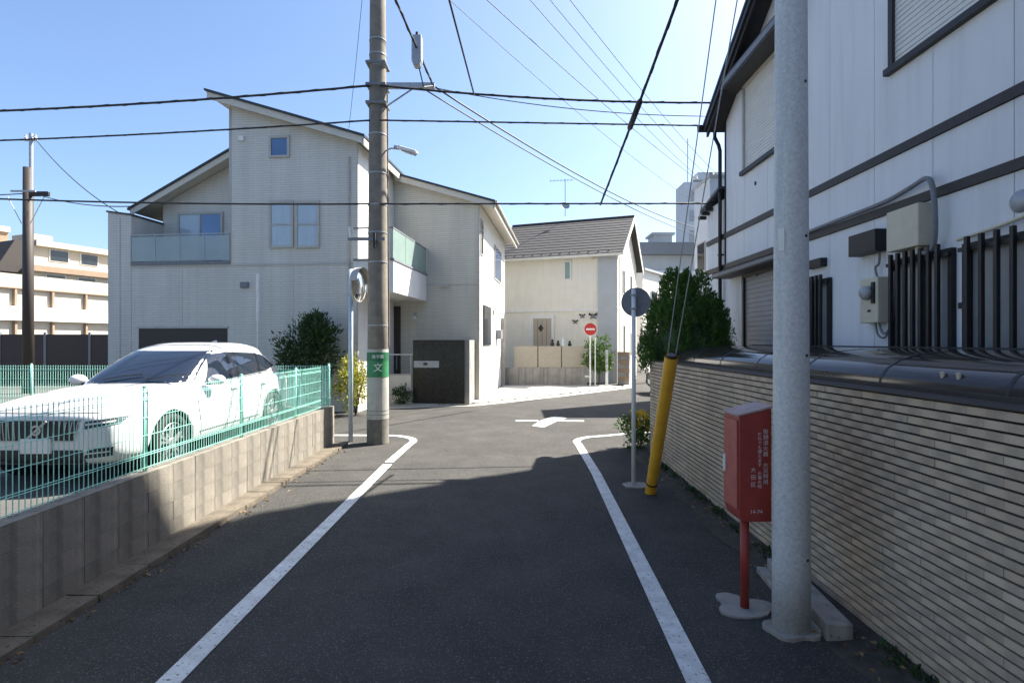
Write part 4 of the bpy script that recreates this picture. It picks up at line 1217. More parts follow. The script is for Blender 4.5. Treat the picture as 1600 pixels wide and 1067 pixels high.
gpst = thing('gate_pillar', 'grey block gate pillar between the corner house and cream house', 'pillar', (-0.55, 25.3, 0))
for k in range(8):
    MB().box(-0.2, 0.22, -0.25, 0.25, k * 0.4 + 0.003, k * 0.4 + 0.397).build('block', M['concrete'], gpst)

# no-entry sign and slim posts
ne = thing('no_entry_sign', 'red and white no entry sign on a thin white post before the tan fence', 'road sign', (3.58, 24.6, 0))
MB().tube([(0, 0, 0), (0, 0, 2.9)], 0.035, 10).build('post', M['white_paint'], ne)
Mn = Matrix.Translation((0, -0.05, 2.66)) @ Matrix.Rotation(R(90), 4, 'X')
MB().lathe([(0, -0.012), (0.3, -0.012), (0.3, 0.006), (0, 0.006)], 36, Mn).build('disc', M['white_paint'], ne)
MB().lathe([(0, 0.007), (0.28, 0.007), (0.28, 0.009), (0, 0.009)], 36, Mn).build('red_field', M['sign_red'], ne)
MB().box(-0.2, 0.2, -0.0625, -0.06, 2.62, 2.7).build('white_bar', M['white_paint'], ne)
MB().box(-0.07, 0.02, -0.06, -0.05, 2.26, 2.33).build('small_plate', M['white_paint'], ne)
MB().box(-0.25, 0.05, -0.045, -0.04, 0.48, 0.53).build('low_bar', M['white_paint'], ne)
p2 = thing('white_post', 'second thin white post just right of the no entry sign', 'post', (3.83, 24.75, 0))
MB().tube([(0, 0, 0), (0, 0, 2.25)], 0.026, 10).tube([(0, 0, 2.25), (0, 0, 2.28)], [0.026, 0.01], 10).build('shaft', M['white_paint'], p2)
p3 = thing('white_post', 'thick short white post at the road edge by the green shrub', 'post', (4.42, 25.1, 0))
MB().box(-0.06, 0.06, -0.06, 0.06, 0, 1.65).build('shaft', M['white_paint'], p3, bevel=0.02)
MB().box(-0.075, 0.075, -0.075, 0.075, 1.651, 1.7).build('cap', M['white_paint'], p3)
p4 = thing('brick_pier', 'low brown brick pier at the foot of the sunlit cream house wall', 'pier', (5.45, 26.2, 0), R(-21))
for k in range(8):
    MB().box(-0.28, 0.28, -0.15, 0.15, 0.2 * k + 0.004, 0.2 * k + 0.196).build('brick', M['far_brown'] if k % 2 else M['concrete'], p4)

# ------------------------------------------------------------------ parked white SUV (local: front at y=0, tail at y=4.69, x half width 0.95)
from mathutils.bvhtree import BVHTree
car = thing('parked_car', 'white SUV parked behind the green mesh fence facing the lane', 'car', (-5.24, 5.93, LOT))
def eval_mesh(mb, name, m, cuts=(), sub=2):
    me = mb.mesh(name, m, True)
    bm = bmesh.new(); bm.from_mesh(me); bmesh.ops.recalc_face_normals(bm, faces=bm.faces); bm.to_mesh(me); bm.free()
    o = bpy.data.objects.new(name, me); COL.objects.link(o)
    if sub:
        md = o.modifiers.new('s', 'SUBSURF'); md.levels = sub; md.render_levels = sub
    tmp = []
    for c in cuts:
        co = bpy.data.objects.new('cut', c.mesh('cut')); COL.objects.link(co); tmp.append(co)
        bm = bmesh.new(); bm.from_mesh(co.data); bmesh.ops.recalc_face_normals(bm, faces=bm.faces); bm.to_mesh(co.data); bm.free()
        b_ = o.modifiers.new('b', 'BOOLEAN'); b_.operation = 'DIFFERENCE'; b_.object = co; b_.solver = 'EXACT'
    dg = bpy.context.evaluated_depsgraph_get(); dg.update()
    res = bpy.data.meshes.new_from_object(o.evaluated_get(dg))
    bpy.data.objects.remove(o)
    for t in tmp: bpy.data.objects.remove(t)
    return res
st = [  # s, half width, bottom, shoulder z, top z, shoulder factor
    (0.00, 0.74, 0.34, 0.70, 0.79, 0.97), (0.05, 0.80, 0.27, 0.76, 0.855, 0.97), (0.20, 0.885, 0.23, 0.84, 0.935, 0.955), (0.50, 0.935, 0.21, 0.89, 1.00, 0.945),
    (0.90, 0.955, 0.21, 0.93, 1.05, 0.94), (1.35, 0.955, 0.21, 0.965, 1.09, 0.935), (1.9, 0.95, 0.21, 0.985, 1.06, 0.935), (2.6, 0.95, 0.21, 1.01, 1.06, 0.94),
    (3.3, 0.955, 0.21, 1.035, 1.08, 0.94), (3.85, 0.955, 0.22, 1.06, 1.10, 0.935), (4.3, 0.925, 0.25, 1.07, 1.11, 0.93), (4.56, 0.87, 0.30, 1.04, 1.08, 0.93), (4.66, 0.80, 0.36, 0.98, 1.02, 0.94)]
rings = []
for s_, hw, zb, zs, zt, sf in st:
    hp = [(0, zb), (hw * .6, zb), (hw * .93, zb + .04), (hw * .995, zb + .16), (hw, (zb + zs) * .5 + .02), (hw * .99, zs - .10), (hw * sf, zs), (hw * .8, zs + (zt - zs) * .6), (hw * .42, zt - 0.01), (0, zt)]
    ring = hp + [(-x, z) for x, z in hp[-2:0:-1]]
    rings.append([(x, s_, z) for x, z in ring])
bb = MB().grid(rings, close=True)
n_ = len(rings[0])
bb.f.append(tuple(range(n_))); bb.f.append(tuple(len(rings) * n_ - n_ + i for i in range(n_)))
AX = (0.88, 3.745)
WR = 0.365
cuts = []
for a in AX:
    for sg in (-1, 1):
        cuts.append(MB().tube([(sg * 0.62, a, WR), (sg * 1.2, a, WR)], 0.408, 40))
body_me = eval_mesh(bb, 'body', M['car_white'], cuts)
body = link('body', body_me, car)
lev = [(0.97, 1.22, 4.50, .885), (1.09, 1.36, 4.53, .86), (1.2, 1.56, 4.44, .825), (1.36, 1.88, 4.24, .755), (1.47, 2.12, 4.06, .70), (1.55, 2.36, 3.86, .645), (1.60, 2.6, 3.6, .55), (1.63, 2.8, 3.35, .36)]
gr = []
for z, s0, s1, wd in lev:
    row = []
    for k in range(40):
        a = 2 * math.pi * k / 40
        c, s_ = math.cos(a), math.sin(a)
        e = 0.36
        x = wd * math.copysign(abs(c) ** e, c)
        y = (s0 + s1) / 2 + (s1 - s0) / 2 * math.copysign(abs(s_) ** (e if s_ > 0 else 0.5), s_)
        if s_ < 0: y += 0.10 * (x / wd) ** 2 * min(1, -s_ * 1.2)
        row.append((x, y, z))
    gr.append(row)
gh = MB().grid(gr, close=True)
gh.f.append(tuple(len(lev) * 40 - 40 + i for i in range(40)))
gh_me = eval_mesh(gh, 'cabin', M['car_white'], (), 1)
cabin = link('cabin', gh_me, car)
def bvh(me):
    return BVHTree.FromPolygons([v.co.copy() for v in me.vertices], [tuple(p.vertices) for p in me.polygons])
B1, B2 = bvh(body_me), bvh(gh_me)
def patch(name, m, tree, corners, mode, eps=0.006, nu=10, nv=6, parent=None):
    """corners: 4 2D points (a,b,c,d) a->b bottom, d->c top; mode 'front' (x,z), 'side' (s,z), 'top' (x,s)"""
    a, b, c, d = [Vector(q) for q in corners]
    rows = []
    for j in range(nv + 1):
        r_ = []
        for i in range(nu + 1):
            p = a.lerp(b, i / nu).lerp(d.lerp(c, i / nu), j / nv)
            if mode == 'front': o_, dr = Vector((p.x, -2, p.y)), Vector((0, 1, 0))
            elif mode == 'rear': o_, dr = Vector((p.x, 8, p.y)), Vector((0, -1, 0))
            elif mode == 'side': o_, dr = Vector((3, p.x, p.y)), Vector((-1, 0, 0))
            else: o_, dr = Vector((p.x, p.y, 4)), Vector((0, 0, -1))
            h, nn, _, _ = tree.ray_cast(o_, dr)
            if h is None:
                h = o_ + dr * 2.1
            r_.append(h - dr * eps)
        rows.append(r_)
    mb = MB().grid(rows)
    o = mb.build(name, m, parent or car, smooth=True, recalc=False)
    if mode == 'side':
        mm = MB().grid([[Vector((-q.x, q.y, q.z)) for q in r_] for r_ in rows])
        mm.build(name, m, parent or car, smooth=True, recalc=False)
    return o
patch('windscreen', M['car_glass'], B2, ((-.76, 1.075), (.76, 1.075), (.60, 1.50), (-.60, 1.50)), 'front', nu=20, nv=10)
patch('side_window', M['car_glass'], B2, ((1.80, 1.045), (2.62, 1.06), (2.62, 1.475), (2.22, 1.445)), 'side', nu=12, nv=10)
patch('side_window', M['car_glass'], B2, ((2.68, 1.06), (3.42, 1.09), (3.42, 1.445), (2.68, 1.475)), 'side', nu=10, nv=10)
patch('quarter_window', M['car_glass'], B2, ((3.48, 1.095), (4.10, 1.20), (3.72, 1.405), (3.48, 1.44)), 'side', nu=8, nv=10)
patch('pillar_trim', M['black_gloss'], B2, ((2.62, 1.055), (2.68, 1.055), (2.68, 1.478), (2.62, 1.478)), 'side', 0.005, 2, 8)
patch('pillar_trim', M['black_gloss'], B2, ((3.42, 1.08), (3.48, 1.085), (3.48, 1.442), (3.42, 1.447)), 'side', 0.005, 2, 8)
patch('window_trim', M['alloy'], B2, ((1.78, 1.025), (4.1, 1.125), (4.1, 1.145), (1.78, 1.043)), 'side', 0.008, 20, 1)
patch('rear_window', M['car_glass'], B2, ((-.7, 1.13), (.7, 1.13), (.58, 1.45), (-.58, 1.45)), 'rear', nu=14, nv=8)
# grille with upright bars and round emblem
gl_ = patch('grille', M['plastic_dark'], B1, ((-.40, .545), (.40, .545), (.47, .765), (-.47, .765)), 'front', 0.004, 16, 8)
for k in range(15):
    x = -.42 + .84 * k / 14
    xt = x * 1.07
    patch('grille_bar', M['alloy'], B1, ((x - .005, .555), (x + .005, .555), (xt + .005, .755), (xt - .005, .755)), 'front', 0.012, 1, 6, gl_)
for cr in (((-.41, .535), (.41, .535), (.41, .547), (-.41, .547)), ((-.48, .765), (.48, .765), (.48, .778), (-.48, .778))):
    patch('grille_frame', M['alloy'], B1, cr, 'front', 0.012, 16, 1, gl_)
h, _, _, _ = B1.ray_cast(Vector((0, -2, .66)), Vector((0, 1, 0)))
em = MB().lathe([(0.036, 0), (0.058, 0), (0.058, 0.014), (0.036, 0.014)], 24, Matrix.Translation((0, h.y - 0.012, .66)) @ Matrix.Rotation(R(90), 4, 'X'), closed=True)
em.box(-0.25, 0.25, -0.004, 0.004, -0.012, 0.012, Matrix.Translation((0, h.y - 0.016, .66)) @ Matrix.Rotation(R(-42), 4, 'Y') @ Matrix.Scale(0.6, 4, (1, 0, 0)))
em.build('emblem', M['alloy'], gl_)
for sg in (-1, 1):
    q = lambda c_: tuple((sg * x, z) for x, z in (c_ if sg > 0 else (c_[1], c_[0], c_[3], c_[2])))
    hl = patch('headlight', M['lamp_glass'], B1, q(((.50, .665), (.83, .715), (.865, .80), (.52, .755))), 'front', 0.006, 12, 5)
    patch('lamp_bar', M['white_paint'], B1, q(((.53, .712), (.80, .745), (.80, .762), (.53, .729))), 'front', 0.011, 10, 1, hl)
    patch('lamp_bezel', M['plastic_dark'], B1, q(((.54, .682), (.76, .715), (.76, .738), (.54, .704))), 'front', 0.010, 10, 1, hl)
    patch('lamp_bezel', M['plastic_dark'], B1, q(((.54, .735), (.80, .77), (.82, .79), (.54, .75))), 'front', 0.010, 10, 1, hl)
    fg = patch('bumper_vent', M['plastic_dark'], B1, q(((.50, .34), (.78, .37), (.80, .47), (.56, .45))), 'front', 0.006, 8, 5)
    patch('vent_blade', M['car_white'], B1, q(((.52, .39), (.78, .415), (.78, .43), (.52, .405))), 'front', 0.012, 8, 1, fg)
patch('lower_intake', M['plastic_dark'], B1, ((-.52, .285), (.52, .285), (.50, .44), (-.50, .44)), 'front', 0.006, 12, 4)
h, _, _, _ = B1.ray_cast(Vector((0, -2, .48)), Vector((0, 1, 0)))
MB().box(-.165, .165, h.y - 0.03, h.y + 0.02, .405, .57).build('number_plate', M['white_paint'], car, bevel=0.006)
patch('bumper_lip', M['alloy'], B1, ((-.60, .262), (.60, .262), (.60, .278), (-.60, .278)), 'front', 0.012, 12, 1)
patch('bonnet_gap', M['plastic_dark'], B1, ((-.62, .838), (.62, .838), (.62, .845), (-.62, .845)), 'front', 0.003, 20, 1)
# side seams, sill, handles
for cr in (((1.50, .36), (1.511, .36), (1.423, .955), (1.412, .955)), ((2.60, .36), (2.611, .36), (2.655, 1.0), (2.644, 1.0)), ((3.32, .50), (3.331, .50), (3.571, 1.01), (3.56, 1.01))):
    patch('door_gap', M['plastic_dark'], B1, cr, 'side', 0.003, 1, 12)
patch('sill', M['plastic_dark'], B1, ((1.34, .245), (3.28, .245), (3.28, .33), (1.34, .33)), 'side', 0.006, 16, 3)
patch('sill_trim', M['alloy'], B1, ((1.45, .40), (3.2, .40), (3.2, .42), (1.45, .42)), 'side', 0.006, 16, 1)
for s_ in (2.42, 3.38):
    for sg in (-1, 1):
        h, _, _, _ = B1.ray_cast(Vector((3 * sg, s_, .925)), Vector((-sg, 0, 0)))
        MB().box(h.x - 0.012 * (1 if sg < 0 else -1) - 0.012, h.x + 0.03 * sg, s_ - .1, s_ + .1, .91, .94).build('door_handle', M['car_white'], car, bevel=0.008)
for sg in (-1, 1):
    mm = MB().lathe([(0, -0.10), (0.05, -0.095), (0.09, -0.05), (0.10, 0.0), (0.085, 0.06), (0.05, 0.1), (0, 0.11)], 18, Matrix.Translation((sg * 1.0, 1.80, 1.09)) @ Matrix.Rotation(R(90), 4, 'Y') @ Matrix.Scale(0.8, 4, (1, 0, 0)))
    mo = mm.build('wing_mirror', M['car_white'], car, smooth=True)
    MB().box(sg * .86, sg * .97, 1.77, 1.83, 1.02, 1.05).build('mirror_stem', M['plastic_dark'], mo)
    patch_y = 4.5
    MB().box(sg * .72, sg * .84, 4.44, 4.60, .82, 1.02).build('tail_light', M['sign_red'], car, bevel=0.03)
MB().prism([(3.35, 1.60), (3.62, 1.57), (3.58, 1.66)], 'x', -0.02, 0.02).build('aerial_fin', M['car_white'], car)
MB().box(-.52, .52, 3.86, 4.16, 1.455, 1.48).build('spoiler', M['car_white'], car, bevel=0.01)
for s0, s1 in ((1.36, 1.42),):
    for x in (-.35, .25):
        MB().tube([(x, 1.40, 1.12), (x + .25, 1.44, 1.165), (x + .5, 1.50, 1.19)], 0.008, 6).build('wiper', M['plastic_dark'], car)
# wheels
def wheel():
    root = MB().lathe([(0.255, -.11), (0.30, -.125), (0.345, -.115), (0.365, -.08), (0.367, 0), (0.365, .08), (0.345, .115), (0.30, .125), (0.255, .11)], 40, Matrix.Rotation(R(90), 4, 'Y'), closed=True).mesh('tyre', M['rubber'], True)
    rim = MB().lathe([(0.258, -.1), (0.262, .10), (0.245, .112), (0.235, .09), (0.235, -.1)], 40, Matrix.Rotation(R(90), 4, 'Y'), closed=True)
    for k in range(5):
        for off in (-9, 9):
            a = R(k * 72 + off)
            rim.box(-.0, .022, -.016, .016, .03, .245, Matrix.Translation((.075, 0, 0)) @ Matrix.Rotation(a, 4, 'X'))
    rim.lathe([(0, .105), (.05, .105), (.065, .095), (.065, .06), (0, .06)], 20, Matrix.Rotation(R(90), 4, 'Y'))
    hub = MB().lathe([(0, 0.02), (0.17, 0.02), (0.17, -.02), (0, -.02)], 28, Matrix.Rotation(R(90), 4, 'Y')).mesh('brake_disc', M['grey_metal'])
    return root, rim.mesh('rim', M['alloy']), hub
wt, wr_, wh = wheel()
lnr = MB()
for a in AX:
    for sg in (-1, 1):
        wo = link('wheel', None, car, (sg * .835, a, WR))
        if sg < 0: wo.rotation_euler = (0, 0, math.pi)
        for nm, me in (('tyre', wt), ('rim', wr_), ('brake_disc', wh)):
            link(nm, me, wo)
        MB().lathe([(0.402, -.3), (0.402, .12)], 32, Matrix.Translation((sg * .82, a, WR)) @ Matrix.Rotation(R(90 * sg), 4, 'Y')).build('arch_liner', M['black'], car)
        MB().box(sg * .5, sg * .53, a - .4, a + .4, .2, .78).build('arch_liner', M['black'], car)
for f_ in (lambda: None,): f_()
# dark copy of the car mostly hidden behind the wall end
bc_ = copy_tree(car)
bc_.location = (5.55, 21.7, 0)
bc_.rotation_euler = (0, 0, R(-90))
bc_['label'] = 'black car in the side street, mostly hidden behind the brick wall end'
def recol(o):
    for ch in o.children:
        if ch.data and ch.data.materials and ch.data.materials[0] == M['car_white']:
            ch.data = ch.data.copy(); ch.data.materials[0] = M['car_black']
        recol(ch)
recol(bc_)
# interior seats glimpsed through nothing: glass is opaque dark

# ------------------------------------------------------------------ background left: pole, low building, terraces, fences
lp = thing('utility_pole', 'slim dark utility pole with a top pipe standing behind the parking lot', 'utility pole', (-19.8, 22.0, 0))
MB().lathe([(0, 0), (0.2, 0), (0.17, 9.2), (0, 9.22)], 24).build('shaft', M['brown_dark'], lp, smooth=True)
MB().tube([(0.12, 0, 8.2), (0.12, 0, 10.6)], 0.07, 10).build('top_pipe', M['galv'], lp)
MB().box(0.1, 0.9, -0.1, 0.02, 8.02, 8.22).build('cable_closure', M['black'], lp, bevel=0.03)
MB().box(-0.5, 0.5, -0.25, -0.19, 8.15, 8.22).build('crossarm', M['galv'], lp)
for s_ in (-1, 1):
    MB().tube([(s_ * 0.18, -0.1, 6.9), (s_ * 0.75, -0.1, 8.0)], 0.015, 6).build('stay', M['galv'], lp)
MB().box(-0.15, 0.35, -0.05, 0.05, 10.3, 10.36).build('crossarm', M['galv'], lp)
for x in (-0.1, 0.3):
    MB().lathe([(0, 0), (.05, 0), (.06, .08), (.03, .12), (.05, .18), (0, .2)], 10, Matrix.Translation((x, 0, 10.36))).build('insulator', M['white_paint'], lp)

B0 = Vector((-42.9, 45.0, 0))
BA = math.atan2(9.0, 2.4)
lb = thing('low_building', 'long low cream building with a bright white balcony band behind the dark fence', 'building', B0, BA)
MB().box(-14, 13, 0, 8, 0, 7.75).build('wall', M['far_cream'], lb)
MB().box(-14.1, 13.1, -0.3, 8.1, 6.7, 7.85).build('parapet', M['far_cream'], lb)
MB().box(-14, 13, -0.32, -0.301, 6.62, 6.72).build('parapet_line', M['far_brown'], lb)
MB().box(-14, 13, -0.5, -0.001, 3.9, 5.1).build('balcony_band', M['far_white'], lb)
for k in range(9):
    x = -13.6 + k * 2.95
    MB().box(x, x + 2.7, -0.03, -0.001, 5.15, 6.55).build('shutter_panel', M['far_panel'], lb)
    MB().box(x - 0.2, x - 0.03, -0.28, -0.001, 5.11, 6.6).build('pilaster', M['far_brown'], lb)
    MB().box(x, x + 2.7, -0.03, -0.001, 0.4, 3.85).build('shutter_panel', M['far_panel'] if k > 3 else M['shutter_g'], lb)
    MB().box(x - 0.2, x - 0.03, -0.3, -0.001, 0, 3.88).build('pilaster', M['far_brown'], lb)
tb = thing('brown_apartment', 'tan brick apartment block with dark balconies rising behind the slim utility pole', 'apartment block', (-85, 82, 0), R(66))
MB().box(-14, 6.5, 0, 12, 0, 20.4).build('wall', M['far_brown'], tb)
MB().box(-14, 6.6, -0.3, 12, 19.9, 20.8).build('parapet', M['far_cream'], tb)
for fl in range(3):
    for k in range(5):
        z = 17.3 - fl * 3.1
        f = MB().box(-12 + k * 3.6, -10 + k * 3.6, -0.12, -0.001, z, z + 1.9).build('window', M['far_white'], tb)
        MB().box(-11.85 + k * 3.6, -10.15 + k * 3.6, -0.16, -0.121, z + .15, z + 1.75).build('pane', M['glass_dark'], f)
    MB().box(-13.5, 6.4, -1.0, -0.2, 16.0 - fl * 3.1, 16.9 - fl * 3.1).build('balcony', M['far_cream'], tb)
t2 = thing('terraced_apartment', 'stepped cream apartment block with dark terrace windows beyond the low building', 'apartment block', (-67, 84, 0), R(68))
for k, (z0_, z1_, yb) in enumerate(((0, 13.2, 0), (13.2, 17.2, 2.0))):
    MB().box(-7 + k * 1.5, 22, yb, 14, z0_, z1_).build('wall', M['far_cream'], t2)
    MB().box(-7 + k * 1.5, 22, yb - 0.8, yb - 0.001, z1_ - 0.9, z1_ - 0.05).build('parapet', M['far_cream'] if k else M['far_brown'], t2)
    for j in range(6):
        x = -5 + k * 1.5 + j * 4.2
        f = MB().box(x, x + 2.6, yb - 0.1, yb - 0.001, z1_ - 2.9, z1_ - 1.1).build('window', M['far_white'], t2)
        MB().box(x + .12, x + 2.48, yb - 0.14, yb - 0.101, z1_ - 2.8, z1_ - 1.2).build('pane', M['glass_dark'], f)
MB().prism([(-10.5, 12.0), (-7.01, 12), (-6.0, 17.0), (-8.2, 16.6)], 'y', 1, 6).build('stair_tower', M['brown_dark'], t2)
MB().box(-6.99 + 2.2, -2, 4, 9, 17.2, 18.4).build('penthouse', M['far_cream'], t2)
df_ = thing('dark_fence', 'dark brown panel fence along the street behind the parking lot', 'fence', (-27, 26.0, 0), R(8))
for k in range(14):
    MB().box(-14 + k * 2.0 + 0.02, -12 + k * 2.0 - 0.02, -0.04, 0.04, 0.0, 2.45).build('panel', M['brown_dark'], df_)
    MB().box(-14 + k * 2.0 - 0.05, -14 + k * 2.0 + 0.05, -0.07, 0.07, 0, 2.55).build('post', M['grey_metal'], df_)
tf = thing('tan_fence', 'tan timber slat fence beyond the far end of the green mesh fence', 'fence', (-21.5, 21.0, 0), R(5))
for k in range(22):
    MB().box(-4.4 + k * 0.2, -4.4 + k * 0.2 + 0.17, -0.02, 0.02, 0.05, 1.85).build('slat', M['fence_tan'], tf)
for z in (0.4, 1.5):
    MB().box(-4.4, 0, 0.021, 0.06, z - .04, z + .04).build('rail', M['brown_dark'], tf)

# background right: pale tower and grey flat-roofed building
pt = thing('pale_tower', 'pale grey high-rise tower far beyond the crossing', 'tower', (25.6, 80, 0))
MB().box(0, 12, 0, 4, 0, 25.8).build('wall', M['pale_far'], pt)
MB().box(2.2, 8, 0.4, 3.5, 25.8, 27.4).build('penthouse', M['pale_far'], pt)
for fl in range(8):
    for k in range(4):
        MB().box(0.8 + k * 2.8, 2.4 + k * 2.8, -0.08, -0.001, 2 + fl * 3, 3.6 + fl * 3).build('window', M['far_grey'], pt)
MB().tube([(1.2, 2, 25.8), (1.2, 2, 33)], 0.06, 6).build('aerial', M['grey_metal'], pt)
gb = thing('grey_building', 'flat-roofed grey building with a long roof fascia behind the cream house', 'building', (10.2, 45, 0))
MB().box(0, 12, 0, 12, 0, 9.3).build('wall', M['far_grey'], gb)
MB().box(-0.5, 12.5, -0.6, 12.5, 9.3, 10.3).build('fascia', M['grey_metal'], gb)
MB().box(-0.1, 12.1, -0.12, -0.001, 6.4, 8.0).build('window_band', M['pale_far'], gb)
MB().box(2.2, 3.8, 2, 4, 10.3, 11.4).build('roof_tank', M['far_grey'], gb)
MB().box(2.0, 4.0, 1.8, 4.2, 11.4, 11.6).build('tank_lid', M['far_grey'], gb)
MB().box(5, 6.2, 2, 4, 10.3, 10.8).build('roof_unit', M['far_grey'], gb)
wb_ = thing('white_building', 'bright white house wall glimpsed between cream house and conifer', 'house', (9.0, 37, 0), R(-35))
MB().box(-3, 0, 0, 6, 0, 7.0).build('wall', M['far_white'], wb_)
MB().box(-3.1, 0.2, -0.1, 6.1, 7.0, 7.15).build('roof', M['far_grey'], wb_)
for z in (1.4, 4.4):
    f = MB().box(0.001, 0.05, 1.5, 2.7, z, z + 1.3).build('window', M['frame_w'], wb_)
    MB().box(0.051, 0.06, 1.57, 2.63, z + .07, z + 1.23).build('pane', M['glass_dark'], f)

# ------------------------------------------------------------------ vegetation
def foliage_blob(n, c, rx, ry, rz, clump, sz, m, name, parent, updir=0.3, asp=0.5, hollow=0.55):
    cl = []
    for i in range(clump):
        while True:
            q = Vector((random.uniform(-1, 1), random.uniform(-1, 1), random.uniform(-1, 1)))
            if hollow < q.length < 1: break
        cl.append(Vector((q.x * rx, q.y * ry, q.z * rz)))
    def fn():
        k = random.choice(cl)
        o_ = Vector((random.gauss(0, 1), random.gauss(0, 1), random.gauss(0, 1))) * min(rx, rz) * 0.17
        d = (k * 0.6 + o_ * 2 + Vector((random.gauss(0, .3), random.gauss(0, .3), random.gauss(0, .3) + updir)))
        return Vector(c) + k + o_, d
    return leaves(n, fn, sz, m, name, parent, asp)
# thuja: upright sprays on a rounded cone
th = thing('conifer_shrub', 'dense dark green cone-shaped conifer behind the end of the brick wall', 'shrub', (3.22, 10.0, 0))
MB().tube([(0, 0, 0), (0.02, 0, 1.5), (0, 0.02, 3.0)], [0.09, 0.07, 0.02], 10).build('trunk', M['bark'], th)
def th_r(z):
    t = max(0, (z - 1.45) / (3.3 - 1.45))
    return 0.84 * max(0, (1 - t ** 2.0)) ** 0.72 * (0.9 + 0.1 * min(1, t * 4))
sprays = []
for i in range(620):
    z = 1.5 + 1.68 * random.random() ** 1.05
    a = random.uniform(0, 2 * math.pi)
    r = th_r(z) * random.uniform(0.72, 1.04)
    off = 0.12 if z > 2.9 else 0
    cxx = 0.0
    if z > 2.8: cxx = random.choice((-0.15, 0.17)); r *= 0.7
    sprays.append((Vector((cxx + r * math.cos(a), r * math.sin(a), z)), a))
def thfn():
    c, a = random.choice(sprays)
    h_ = random.uniform(0, 0.26)
    sp = 0.05 * (1 - h_ / 0.34)
    p = c + Vector((math.cos(a) * h_ * .15 + random.gauss(0, sp), math.sin(a) * h_ * .15 + random.gauss(0, sp), h_))
    d = Vector((math.cos(a) * .35 + random.gauss(0, .3), math.sin(a) * .35 + random.gauss(0, .3), 1.0))
    return p, d
leaves(30000, thfn, 0.055, M['leaf_thuja'], 'foliage', th, 0.42)
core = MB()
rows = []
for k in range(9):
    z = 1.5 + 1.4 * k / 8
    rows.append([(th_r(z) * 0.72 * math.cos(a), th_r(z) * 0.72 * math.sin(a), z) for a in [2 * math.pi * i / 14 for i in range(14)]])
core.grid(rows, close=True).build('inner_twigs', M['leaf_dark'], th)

sh1 = thing('broadleaf_shrub', 'dark green spreading shrub behind the mesh fence by the corner house', 'shrub', (-5.75, 15.35, 0))
for k in range(7):
    a = random.uniform(0, 6.28)
    MB().tube([(0, 0, 0), (math.cos(a) * .25, math.sin(a) * .1, 0.9), (math.cos(a) * .7, math.sin(a) * .2, 1.9 + random.uniform(-.3, .3))], [0.03, 0.022, 0.008], 6).build('stem', M['bark'], sh1)
foliage_blob(3600, (-0.1, 0, 1.75), 0.85, 0.42, 0.8, 60, 0.13, M['leaf_dark'], 'foliage', sh1, 0.4, 0.35, 0.35)
foliage_blob(1200, (0.25, 0, 2.35), 0.5, 0.35, 0.55, 30, 0.13, M['leaf_dark'], 'foliage', sh1, 0.5, 0.35, 0.3)
sh2 = thing('variegated_shrub', 'yellow-green variegated shrub beside the pale blue mirror post', 'shrub', (-4.45, 15.3, 0))
for k in range(6):
    a = random.uniform(0, 6.28)
    MB().tube([(0, 0, 0), (math.cos(a) * .12, math.sin(a) * .1, 0.6), (math.cos(a) * .3, math.sin(a) * .2, 1.3)], [0.02, 0.015, 0.006], 6).build('stem', M['bark'], sh2)
foliage_blob(1900, (-0.05, 0, 0.85), 0.5, 0.35, 0.75, 50, 0.085, M['leaf_yellow'], 'foliage', sh2, 0.3, 0.55, 0.3)
sh3 = thing('green_shrub', 'leafy green shrub growing behind the no entry sign post', 'shrub', (4.1, 25.35, 0))
MB().tube([(0, 0, 0), (0.05, 0, 1.0), (0, 0, 1.9)], [0.04, 0.03, 0.01], 8).build('stem', M['bark'], sh3)
foliage_blob(2000, (0, 0, 1.45), 0.62, 0.45, 0.85, 40, 0.15, M['leaf_mid'], 'foliage', sh3, 0.3, 0.5, 0.3)
sh4 = thing('flowering_plant', 'low plant with yellow flowers at the far foot of the brick wall', 'plant', (2.52, 10.55, 0))
for k in range(5):
    MB().tube([(0, 0, 0), (random.uniform(-.2, .2), random.uniform(-.15, .15), 0.5)], [0.012, 0.005], 6).build('stem', M['bark'], sh4)
foliage_blob(1500, (-0.03, 0, 0.34), 0.36, 0.3, 0.36, 40, 0.075, M['leaf_mid'], 'foliage', sh4, 0.3, 0.45, 0.2)
foliage_blob(330, (0.03, -0.02, 0.52), 0.3, 0.28, 0.2, 22, 0.05, M['petal_yellow'], 'flowers', sh4, 0.6, 0.8, 0.4)
sh5 = thing('entrance_plant', 'small dark round plant by the low cream wall of corner house', 'plant', (-3.55, 17.55, 0))
MB().tube([(0, 0, 0), (0, 0, 0.3)], 0.02, 6).build('stem', M['bark'], sh5)
foliage_blob(700, (0, 0, 0.33), 0.33, 0.28, 0.3, 25, 0.09, M['leaf_dark'], 'foliage', sh5, 0.3, 0.4, 0.2)

# ------------------------------------------------------------------ overhead cables
fpo = thing('utility_pole', 'distant utility pole with crossarms, mostly hidden behind the white house corner', 'utility pole', (11.15, 30.0, 0))
MB().lathe([(0, 0), (0.2, 0), (0.13, 11.5), (0, 11.52)], 20).build('shaft', M['conc_pole'], fpo, smooth=True)
for z in (11.0, 10.3, 9.0):
    MB().box(-1.1, 1.1, -0.2, -0.12, z - 0.05, z + 0.05).build('crossarm', M['grey_metal'], fpo)
    for x in (-0.9, -0.3, 0.5):
        MB().lathe([(0, 0), (.05, 0), (.07, .1), (.03, .14), (.06, .22), (0, .25)], 10, Matrix.Translation((x, -0.16, z + .05))).build('insulator', M['white_paint'], fpo)

